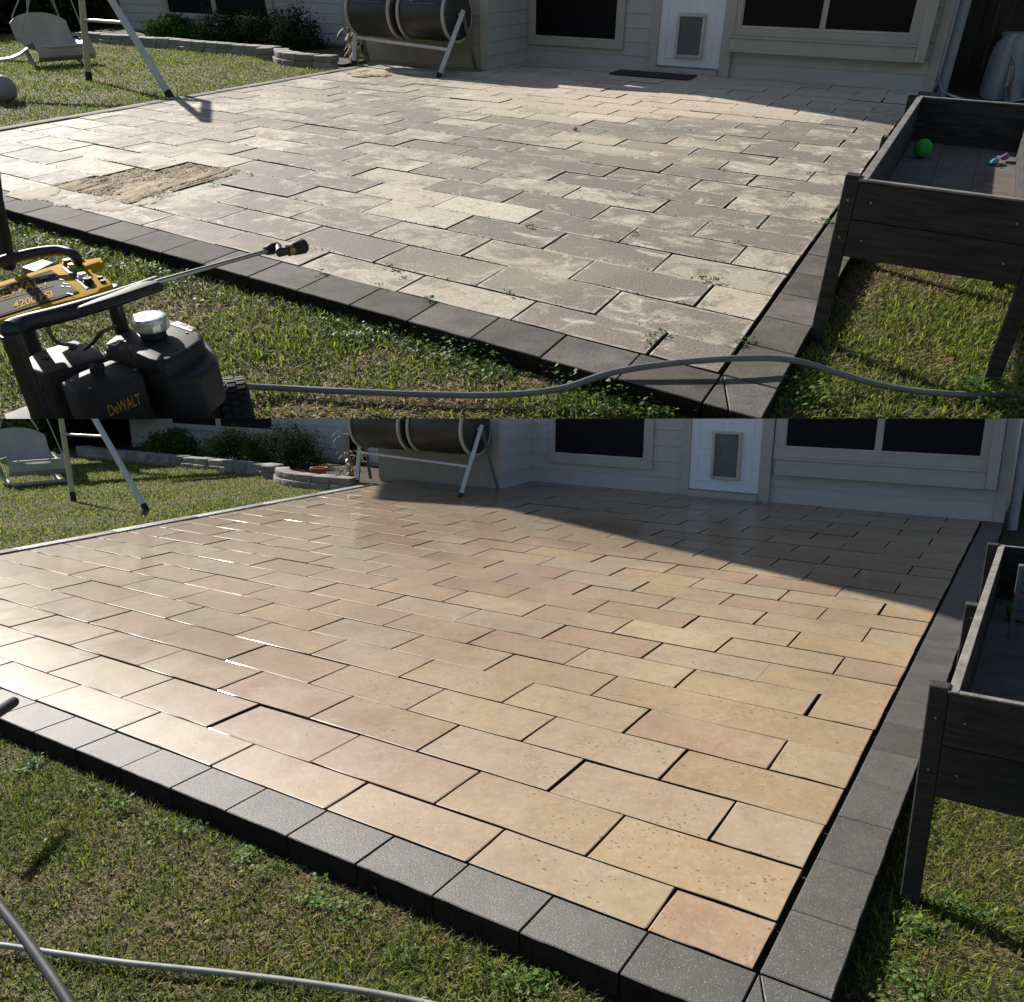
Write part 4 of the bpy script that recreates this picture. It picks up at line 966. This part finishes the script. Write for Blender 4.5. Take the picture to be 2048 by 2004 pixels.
# ------------------------------------------------------------------ sand patch on the old patio
def patch(poly_px, name, mat, label, h, res=.02, zoff=.004, rough=1.0):
    poly = [A.uv(A.at(*q)) for q in poly_px]; us_ = [q[0] for q in poly]; vs_ = [q[1] for q in poly]
    nu, nv = int((max(us_) - min(us_)) / res) + 2, int((max(vs_) - min(vs_)) / res) + 2
    U_, V_ = np.meshgrid(np.linspace(min(us_), max(us_), nu), np.linspace(min(vs_), max(vs_), nv), indexing='ij')
    P = np.stack([U_.ravel(), V_.ravel()], 1); jit = P + RNG.normal(0, res * .3, P.shape) + np.stack([field(P + 5, 17) - .5, field(P + 2, 19) - .5], 1) * .09
    ins = in_poly(jit, poly).reshape(nu, nv)
    d = np.zeros((nu, nv)); cur = ins.copy()
    for k_ in range(6):
        d += cur; e = cur.copy(); e[1:] &= cur[:-1]; e[:-1] &= cur[1:]; e[:, 1:] &= cur[:, :-1]; e[:, :-1] &= cur[:, 1:]; cur = e
    fz = (np.abs(field(P * np.array([1, .3]), 24) - .5) * 1.3 + field(P + 3, 75) * .35).reshape(nu, nv)
    Z = zoff - .006 + np.minimum(d / 3, 1) * .005 + np.minimum(d / 4, 1) * h * fz * rough
    mb = MB(); mb.v = [A.p(P[i, 0], P[i, 1], Z.ravel()[i]) for i in range(len(P))]
    idx = np.arange(nu * nv).reshape(nu, nv)
    dd = d > 0
    mb.f = [(int(idx[i, j]), int(idx[i + 1, j]), int(idx[i + 1, j + 1]), int(idx[i, j + 1])) for i in range(nu - 1) for j in range(nv - 1) if dd[i, j] and dd[i + 1, j] and dd[i + 1, j + 1] and dd[i, j + 1]]
    o = build(mb, A, name, mat, base=A.at(*poly_px[0]), smooth=True)
    return tag(o, label, 'sand', kind='stuff')
patch([(8, 385), (60, 378), (100, 372), (112, 392), (150, 405), (220, 412), (300, 398), (345, 385), (350, 392), (270, 418), (200, 428), (120, 410), (60, 398), (10, 392)], 'sand_film', M['paleSand'], 'thin pale sand smeared along the front of the bare patch', .003, .012, .0045)
def sand_bed(u0, u1, v0, v1, n=90, m=80):
    U_, V_ = np.meshgrid(np.linspace(u0, u1, n), np.linspace(v0, v1, m), indexing='ij'); P = np.stack([U_.ravel(), V_.ravel()], 1)
    rid = np.abs(field(P * np.array([1, .22]), 22) - .5) * 2; lump = field(P + 3, 60); low = field(P * np.array([1, .6]) + 1, 7)
    Z = -.013 + .010 * low + .009 * rid * (.4 + low) + .004 * lump + RNG.normal(0, .0012, len(P))
    rows = [[A.p(P[i * m + j, 0], P[i * m + j, 1], min(Z[i * m + j], .004)) for j in range(m)] for i in range(n)]
    o = build(MB().grid(rows), A, 'sand_bed', M['dirt'], base=A.p(u0, v0)); tag(o, 'bare sandy hole in the stained patio where pavers are missing', 'sand', kind='stuff')
sand_bed(3.55, 4.33, .215, 1.17)
patch([(150, 402), (235, 384), (270, 362), (330, 352), (365, 356), (330, 370), (290, 394), (225, 410)], 'sand_heap', M['sand'], 'light yellow sand in the middle of the bare hole', .008, .012, -.004)
c = A.at(1150, 261); b = build(MB().ball(c + Vector((0, 0, .012)), .02, 8, 6, (1.1, .8, .6)), A, 'pebble', M['sand'], base=c); tag(b, 'small pale pebble lying on the stained patio', 'pebble')
for q in ((710, 146), (730, 143), (755, 148)):
    pass
patch([(690, 146), (720, 140), (775, 146), (780, 152), (735, 155), (700, 153)], 'sand_spill', M['sand'], 'small sand spill on the patio under the compost tumbler', .02, .02, .006)
# door mat
m = build(uvbox(A, 2.35, 3.32, 7.02, 7.42, .004, .016), A, 'doormat', M['mat_'], base=A.p(2.8, 7.2), bevel=.004); tag(m, 'dark rubber doormat in front of the white door', 'doormat')

# ------------------------------------------------------------------ hoses
def spline(pts, n=8):
    out = []; P = [Vector(q) for q in pts]; P = [P[0] * 2 - P[1]] + P + [P[-1] * 2 - P[-2]]
    for i in range(1, len(P) - 2):
        for k in range(n):
            t = k / n; a, b, c, d = P[i - 1:i + 3]
            out.append(.5 * ((2 * b) + (c - a) * t + (2 * a - 5 * b + 4 * c - d) * t * t + (3 * b - a - 3 * c + d) * t ** 3))
    out.append(P[-2]); return out
L0 = A.lawn + .028
hp = [(400, 769, .10), (450, 771, L0 + .03), (560, 776, L0), (700, 783, L0), (830, 788, L0), (992, 790, L0 + .005), (1117, 778, L0 + .02), (1225, 745, .018), (1350, 726, .036), (1474, 717, .042), (1582, 720, .03), (1690, 751, L0 + .02), (1780, 774, L0), (1888, 787, L0), (2024, 789, L0), (2200, 780, L0)]
o = build(MB().tube(spline([A.at(*q) for q in hp]), .0105, 12), A, 'hose', M['hose'], base=A.at(1000, 790, L0), smooth=True); tag(o, 'grey hose arching from the washer over the kerb corner of the stained patio', 'hose')
L0 = B.lawn + .026
hp = [(-120, 1878), (0, 1890), (77, 1901), (257, 1926), (462, 1947), (668, 1973), (842, 2004), (1000, 2045), (1150, 2100)]
o = build(MB().tube(spline([B.at(x, y, L0 + .004 * (i % 2)) for i, (x, y) in enumerate(hp)]), .0088, 12), B, 'hose', M['hoseB'], base=B.at(300, 1930, L0), smooth=True); tag(o, 'pale grey hose lying in the grass in front of the clean patio', 'hose')
o = build(MB().tube(spline([B.at(-140, 1700, .42), B.at(-40, 1770, .42), B.at(20, 1838, .42), B.at(75, 1912, .42), B.at(140, 2010, .42), B.at(210, 2140, .42)]), .0105, 14), B, 'washer_handle', M['rubber'], base=B.at(60, 1900, .42), smooth=True)
tag(o, 'dark bent handle tube reaching in over the grass at the lower left', 'handle')
d0, d1 = B.at(-60, 1462, .30), B.at(30, 1402, .30); dd = (d1 - d0).normalized()
o = build(MB().tube([d0, d1 - dd * .012, d1 - dd * .003, d1 + dd * .006, d1 + dd * .010], [.021, .021, .019, .013, .004], 18), B, 'wand_grip', M['rubber'], base=d0, smooth=True)
tag(o, 'dark rounded grip end poking in over the kerb at the left edge', 'grip')

# ------------------------------------------------------------------ pressure washer on the upper lawn
def washer():
    s = A
    def q(x, y, z): return s.at(x / 2.78, 400 + y / 2.78, z)
    def qd(x, y, ref):                            # same depth as a reference point
        return s.dep(x / 2.78, 400 + y / 2.78, ref.y)
    t = thing(s, 'pressure_washer', 'yellow and black petrol pressure washer standing on the grass by the kerb', 'pressure washer', q(600, 1215, -.06))
    def blk(name, poly, z1, z0, mat, bev=.015, grow=1.0, par=None, seg=3):
        top = [q(x, y, z1) for x, y in poly]; c = sum(top, Vector()) / len(top)
        bot = [Vector((c.x + (p_.x - c.x) * grow, c.y + (p_.y - c.y) * grow, z0)) for p_ in top]
        return build(MB().prism(bot, top), s, name, mat, par or t, bevel=bev, seg=seg, smooth=True)
    # instrument panel
    zp = .50
    pan = blk('panel', [(-170, 505), (330, 352), (425, 322), (480, 330), (560, 315), (578, 343), (515, 375), (508, 398), (600, 432), (628, 470), (560, 492), (545, 512), (480, 535), (330, 572), (15, 665), (-170, 722)], zp, zp - .016, M['yellow'], .005)
    lab = blk('label_plate', [(-170, 530), (285, 386), (438, 508), (325, 545), (-170, 697)], zp + .003, zp - .002, M['labelg'], 0, par=pan)
    # frame line of the label
    ln = MB()
    for a, b in (((-170, 538), (282, 394)), ((282, 394), (424, 504)), ((424, 504), (-170, 688))):
        ln.beam(q(*a, zp + .0035), q(*b, zp + .0035), .0012, .0008)
    build(ln, s, 'label_line', M['letter'], pan)
    def text(body, p0, p1, ph, mat, par, z=None, pts=None, name='lettering'):
        cu = bpy.data.curves.new('t', 'FONT'); cu.body = body; cu.extrude = 0.0; cu.resolution_u = 3; cu.offset = .012
        ob = bpy.data.objects.new('t', cu); COL.objects.link(ob); bpy.context.view_layer.update()
        me = bpy.data.meshes.new_from_object(ob.evaluated_get(bpy.context.evaluated_depsgraph_get())); bpy.data.objects.remove(ob)
        xs = [v.co.x for v in me.vertices]; ys = [v.co.y for v in me.vertices]; x0, x1, y0, y1 = min(xs), max(xs), min(ys), max(ys)
        P0, P1, PH = pts if pts else (q(*p0, z), q(*p1, z), q(*ph, z))
        X, Y = (P1 - P0), (PH - P0); b = BASE[par.name]
        for v in me.vertices: v.co = P0 + X * ((v.co.x - x0) / (x1 - x0)) + Y * ((v.co.y - y0) / (y1 - y0)) - b
        me.materials.clear(); me.materials.append(mat); return link(me, s, name, par, b)
    text('DEWALT', (-48, 560), (278, 470), (-54, 508), M['letter'], pan, zp + .0042)
    text('4200 PSI', (78, 606), (296, 538), (70, 566), M['letter'], pan, zp + .0042)
    ln = MB(); ln.beam(q(-50, 574, zp + .004), q(300, 476, zp + .004), .0016, .0008); ln.beam(q(-60, 498, zp + .004), q(275, 416, zp + .004), .0016, .0008)
    build(ln, s, 'lettering_rule', M['letter'], pan)
    for (x, y, w_) in ((330, 440, 20), (350, 462, 26), (370, 480, 22), (340, 478, 16), (372, 518, 34), (310, 425, 14)):
        build(MB().beam(q(x, y, zp + .0042), q(x + w_, y + w_ * .2, zp + .0042), .003, .0008), s, 'pictogram', M['sticker'], pan)
    build(MB().slab([q(338, 372, zp + .002), q(375, 352, zp + .002), q(520, 478, zp + .002), q(478, 496, zp + .002)], .006), s, 'nozzle_rack', M['black'], pan, bevel=.002)
    for (x, y), mt in zip(((378, 358), (408, 382), (436, 408), (462, 436), (494, 462)), ('red', 'lemon', 'green', 'sticker', 'black')):
        c = q(x, y, zp + .002)
        nz = build(MB()._lathe(c, (0, 0, 1), [(0, .0115), (.006, .0115), (.006, .0095), (.012, .0095), (.012, .003), (.004, .003)], 16), s, 'spray_nozzle', M[mt], pan, smooth=True)
    for (x, y) in ((455, 338), (560, 440), (575, 460)):
        build(MB()._lathe(q(x, y, zp), (0, 0, 1), [(0, .006), (.006, .006)], 10), s, 'bolt', M['black'], pan)
    blk('panel_strap', [(450, 362), (545, 330), (556, 342), (462, 374)], zp + .006, zp - .002, M['yellow'], .002, par=pan)
    # frame tubes
    zt = .53
    tube = spline([q(62, 765, zt - .06), q(45, 730, zt), q(120, 690, zt), q(350, 632, zt), q(560, 572, zt), q(720, 520, zt), q(880, 466, zt)], 6)
    build(MB().tube(tube, .0165, 16), s, 'frame_tube', M['tubem'], t, smooth=True)
    blk('gun_housing', [(420, 590), (520, 548), (640, 505), (770, 452), (880, 440), (892, 456), (700, 520), (560, 565), (440, 602)], zt + .022, zt + .008, M['black'], .006)
    for a in ((55, 745), (175, 790), (655, 640)):
        p0 = q(*a, zt) if a[0] == 55 else q(*a, .34 if a[0] == 175 else .40)
        if a[0] != 55: p0.z = .47
        dn = Vector((p0.x, p0.y, s.lawn))
        build(MB().tube([p0, dn], .0175, 14), s, 'upright', M['tubem'], t, smooth=True)
    hp_ = spline([q(-60, 372, .54), q(10, 340, .54), q(120, 310, .54), q(230, 288, .54), q(330, 280, .54), q(405, 300, .535), q(432, 335, .52), q(415, 372, .49)], 6)
    build(MB().tube(hp_, .0115, 12), s, 'handle', M['tubem'], t, smooth=True)
    build(MB().tube([s.at(-16, 300, .74), s.at(-5, 400, .66), s.at(8, 470, .58), s.at(17, 530, .49)], [.011, .012, .014, .016], 14), s, 'gun_grip', M['black'], t, smooth=True)
    blk('pump_cover', [(115, 372), (235, 328), (310, 345), (195, 398)], .49, .44, M['grey'], .004)
    # lance with its nozzle
    l0, l1 = q(860, 458, zt + .012), q(1490, 282, zt + .02)
    build(MB().tube([l0, l1], .0048, 10), s, 'lance', M['steel'], t, smooth=True)
    d = (l1 - l0).normalized(); g0 = q(1478, 284, zt + .02); g1 = q(1545, 258, zt + .02); g2 = q(1555, 292, zt + .02); g3 = q(1610, 280, zt + .02); g4 = q(1692, 254, zt + .02)
    build(MB().tube([g0, (g0 + g1) / 2, g1], [.009, .013, .010], 12), s, 'lance_coupling', M['black'], t, smooth=True)
    build(MB().tube([g1, g2, g3], [.009, .010, .009], 12), s, 'lance_joint', M['darkm'], t, smooth=True)
    build(MB().tube([g3, g3 + (g4 - g3) * .1, g3 + (g4 - g3) * .22, g3 + (g4 - g3) * .9, g4], [.009, .011, .014, .017, .015], 14), s, 'lance_nozzle', M['black'], t, smooth=True)
    build(MB().tube([g3 - d * .004, g3 + d * .008], .0125, 12), s, 'brass_ring', M['brass'], t, smooth=True)
    # engine
    mf = blk('muffler_guard', [(85, 912), (222, 832), (330, 800), (420, 772), (600, 848), (575, 885), (262, 972)], .345, .10, M['black'], .008, 1.0)
    for (x, y) in ((250, 880), (402, 822)):
        build(MB()._lathe(q(x, y, .3455), (0, 0, 1), [(0, .009), (.002, .009), (.002, .005), (.0005, .005)], 14), s, 'screw_recess', M['darkm'], mf)
    e0, e1 = q(100, 925, .33), q(245, 985, .33)
    for i in range(10):
        p0 = e0 + (e1 - e0) * (.08 + .09 * i); out = Vector((-.5, -.86, 0)) * .004
        build(MB().beam(p0 + out, p0 + out * 2 + Vector((0, 0, -.035)), .005, .006), s, 'louvre', M['tubem'], mf)
    af = blk('air_filter_cover', [(335, 1015), (420, 965), (610, 887), (690, 893), (785, 938), (792, 968), (520, 1072), (420, 1068)], .35, .05, M['black'], .006, 1.0)
    c = q(545, 965, .35)
    kb = MB()
    kb._lathe(c, (0, 0, 1), [(0, .014), (.010, .013), (.010, .009), (.018, .008)], 14)
    for i in range(3):
        a = i * 2.09 + .5; kb.tube([c + Vector((0, 0, .013)), c + Vector((math.cos(a) * .018, math.sin(a) * .018, .013))], [.008, .007], 10)
    build(kb, s, 'filter_knob', M['black'], af, smooth=True)
    # lettering on the filter cover's front
    a0, a1 = q(500, 1078, .35), q(792, 968, .35); dx = (a1 - a0); nrm = Vector((dx.y, -dx.x, 0)).normalized() * .0035
    if nrm.y > 0: nrm = -nrm
    P0 = a0 + dx * .20 + nrm + Vector((0, 0, -.062)); text('DeWALT', 0, 0, 0, M['letterd'], af, pts=(P0, P0 + dx * .62, P0 + Vector((0, 0, .026))))
    ft = blk('fuel_tank', [(572, 812), (640, 755), (755, 690), (920, 648), (1060, 690), (1120, 735), (1125, 775), (1010, 860), (890, 905), (760, 885), (690, 855)], .372, .30, M['black'], .012, 1.03)
    blk('tank_body', [(555, 850), (640, 775), (760, 708), (930, 668), (1120, 735), (1195, 825), (1215, 895), (1120, 980), (930, 1005), (740, 930)], .335, .235, M['black'], .012, 1.0, par=ft)
    blk('tank_step', [(705, 800), (770, 788), (905, 850), (880, 895), (745, 868)], .382, .35, M['black'], .007, par=ft)
    blk('warning_sticker', [(945, 690), (985, 672), (1090, 712), (1060, 730)], .3738, .368, M['sticker'], 0, par=ft)
    blk('red_mark', [(1000, 690), (1018, 682), (1045, 692), (1028, 701)], .3748, .370, M['red'], 0, par=ft)
    blk('red_mark', [(1045, 708), (1062, 700), (1085, 710), (1068, 719)], .3748, .370, M['red'], 0, par=ft)
    blk('pale_sticker', [(590, 800), (650, 752), (690, 770), (640, 812)], .3738, .370, M['ltgrey'], 0, par=ft)
    c = q(855, 755, .373)
    build(MB()._lathe(c, (0, 0, 1), [(0, .030), (.016, .030), (.02, .028)], 20), s, 'filler_neck', M['black'], ft, smooth=True)
    cap = MB(); n = 28; prof = [(.016, .037), (.020, .041), (.042, .041), (.048, .037), (.050, .030), (.046, .010)]
    vv = []
    for z_, r_ in prof:
        for j in range(n):
            rr = r_ * (1 + (.035 if j % 2 else -.02) * (1 if r_ > .036 else .2)); a = 2 * math.pi * j / n
            vv.append(c + Vector((math.cos(a) * rr, math.sin(a) * rr, z_)))
    m_ = len(prof); cap.add(vv, [(i * n + j, i * n + (j + 1) % n, (i + 1) * n + (j + 1) % n, (i + 1) * n + j) for i in range(m_ - 1) for j in range(n)] + [tuple(range(n))[::-1], tuple((m_ - 1) * n + j for j in range(n))])
    build(cap, s, 'fuel_cap', M['chrome'], ft, smooth=True)
    blk('engine_block', [(120, 1010), (560, 860), (1130, 900), (1190, 960), (1080, 1100), (600, 1200), (160, 1190)], .20, -.02, M['darkm'], .012)
    blk('base_plate', [(20, 1190), (500, 1010), (1230, 1060), (1260, 1110), (900, 1290), (60, 1330)], .03, .0, M['blackfoot'], .004)
    c = q(1215, 1055, .09); build(MB().tube([c, c + Vector((.02, -.012, -.012))], .009, 10), s, 'outlet_fitting', M['red'], t, smooth=True)
    # cables, seams and bolts
    build(MB().tube(spline([q(640, 700, .40), q(560, 740, .42), q(520, 790, .40), q(470, 830, .36)]), .004, 8), s, 'throttle_cable', M['tubem'], t, smooth=True)
    build(MB().tube(spline([q(300, 640, .46), q(270, 720, .44), q(320, 790, .40), q(420, 810, .36)]), .0045, 8), s, 'fuel_line', M['grey'], t, smooth=True)
    for (x, y) in ((400, 1010), (650, 905), (750, 945), (500, 1050)):
        build(MB()._lathe(q(x, y, .3505), (0, 0, 1), [(0, .004), (.002, .004), (.002, .002)], 8), s, 'screw', M['steel'], af)
    for (x, y) in ((640, 800), (1040, 740), (980, 830), (720, 870)):
        build(MB()._lathe(q(x, y, .3725), (0, 0, 1), [(0, .0035), (.0018, .0035), (.0018, .0015)], 8), s, 'screw', M['darkm'], ft)
    sm = MB(); pl_ = [(570, 862), (740, 942), (930, 1017), (1120, 992), (1212, 905)]
    for a, b in zip(pl_[:-1], pl_[1:]): sm.beam(q(*a, .322), q(*b, .322), .004, .003)
    build(sm, s, 'tank_seam', M['grey'], ft)
    build(MB().beam(q(905, 965, .30), q(985, 960, .30), .004, .012), s, 'fuel_tap', M['red'], ft)
    # wheel
    c = q(1320, 1200, .035); r_ = .105; ax = Vector((.93, .36, 0)).normalized()
    wh = MB(); prof = [(-.042, .05), (-.045, .085), (-.032, .101), (0, .105), (.032, .101), (.045, .085), (.042, .05)]
    whl = build(wh._lathe(c, ax, prof, 36), s, 'tyre', M['blackfoot'], t, smooth=True)
    tr = MB(); x = Vector((0, 0, 1)); y = ax.cross(x)
    for i in range(34):
        for k_, o_ in enumerate((-.026, 0, .026)):
            a = 2 * math.pi * (i + .5 * (k_ % 2)) / 34; d_ = x * math.cos(a) + y * math.sin(a); rr = .103 if k_ != 1 else .106
            p0 = c + ax * o_ + d_ * rr; tr.beam(p0 - d_ * .005, p0 + d_ * .006, .012, .021, up=ax)
    build(tr, s, 'tread', M['blackfoot'], whl)
    build(MB()._lathe(c, ax, [(-.03, .02), (-.03, .05), (.03, .05), (.03, .02)], 20), s, 'wheel_rim', M['darkm'], whl, smooth=True)
washer()

# ------------------------------------------------------------------ things by the right fence of the upper garden
s = A
gy = 9.3
g = thing(s, 'covered_grill', 'barbecue grill under a grey cloth cover by the dark fence', 'grill', s.dep(2010, 200, gy))
rows = []
for j in range(15):
    f_ = j / 14; row = []
    xl = 2004 - 52 * min(1, f_ * 1.02) ** .62
    for i in range(24):
        a_ = i / 23; x = xl + (2190 - xl) * a_; y = 66 + (212 - 66) * f_ + (10 * math.exp(-a_ * 14) * (1 - f_))
        fold = .05 * math.sin(a_ * 34 + f_ * 1.3) * (.25 + f_) + .03 * math.sin(a_ * 61 + 2 * f_) * f_
        row.append(s.dep(x, y, gy + fold + .35 * math.exp(-a_ * 16)))
    rows.append(row)
top = [[s.dep(2004 + 186 * i / 23, 66 - 5 * k_ + 2, gy + .45 * k_ + .35 * math.exp(-i / 23 * 16)) for i in range(24)] for k_ in (1, .5, 0)]
build(MB().grid(top + rows[:1]), s, 'cover_top', M['grill'], g, smooth=True)
build(MB().grid(rows), s, 'cover_front', M['grill'], g, smooth=True)
c = s.dep(2022, 190, 8.9)
tp = thing(s, 'garden_tap', 'pale metal garden tap on a stand behind the planter', 'tap', c)
def E(x, y): return s.dep(x, y, 8.9)
build(MB().tube([E(2018, 205), E(2020, 172)], .022, 10), s, 'stand', M['steel'], tp, smooth=True)
build(MB().tube([E(2015, 172), E(2020, 160), E(2024, 130)], [.03, .035, .026], 12), s, 'valve_body', M['steel'], tp, smooth=True)
build(MB().tube([E(2024, 130), E(2026, 118), E(2024, 110)], [.012, .014, .008], 8), s, 'spindle', M['steel'], tp, smooth=True)
build(MB().tube([E(2014, 165), E(2012, 176)], .014, 8), s, 'spout', M['steel'], tp, smooth=True)
o = build(MB().tube(spline([s.dep(1862, 124, 9.6), s.dep(1868, 136, 9.5), s.dep(1886, 180, 9.3), s.dep(1915, 195, 9.1), s.dep(1960, 206, 9.0), s.dep(2010, 204, 8.9), s.dep(2060, 196, 8.9)]), .014, 8), s, 'bent_rod', M['steel'], base=s.dep(1900, 190, 9.2), smooth=True)
tag(o, 'bent thin metal rod leaning behind the planter by the fence', 'rod')

# ------------------------------------------------------------------ litter in the lawns
def litter(s, poly, n, size, label):
    poly = [(q[0], q[1]) for q in poly]; xs = [q[0] for q in poly]; ys = [q[1] for q in poly]
    P = np.stack([RNG.uniform(min(xs), max(xs), n), RNG.uniform(min(ys), max(ys), n), s.lawn + RNG.uniform(.012, .034, n)], 1)
    P = P[in_poly(P, poly)]; P = P[keepmask(s, P, .005)]
    N = np.stack([RNG.normal(0, .5, len(P)), RNG.normal(0, .5, len(P)), np.ones(len(P))], 1); N /= np.linalg.norm(N, axis=1)[:, None]
    f = RNG.uniform(0, 1, (len(P), 1)); cols = np.array((.20, .13, .07)) * (1 - f) + np.array((.55, .47, .33)) * f
    tag(leaf_obj(s, 'leaf_litter', P, N, size, cols, M['leaf'], None, 2.6), label, 'litter', kind='stuff')
litter(A, [A.p(2.6, -.27), A.p(-2, -.27), A.p(-2, -2.2), A.p(4, -2.2)], 420, .013, 'dry leaf bits in the upper lawn')
litter(B, [B.p(4.4, -.24), B.p(-2, -.24), B.p(-2, -1.9), B.p(4.4, -1.9)], 520, .014, 'dry leaf bits in the lower lawn')
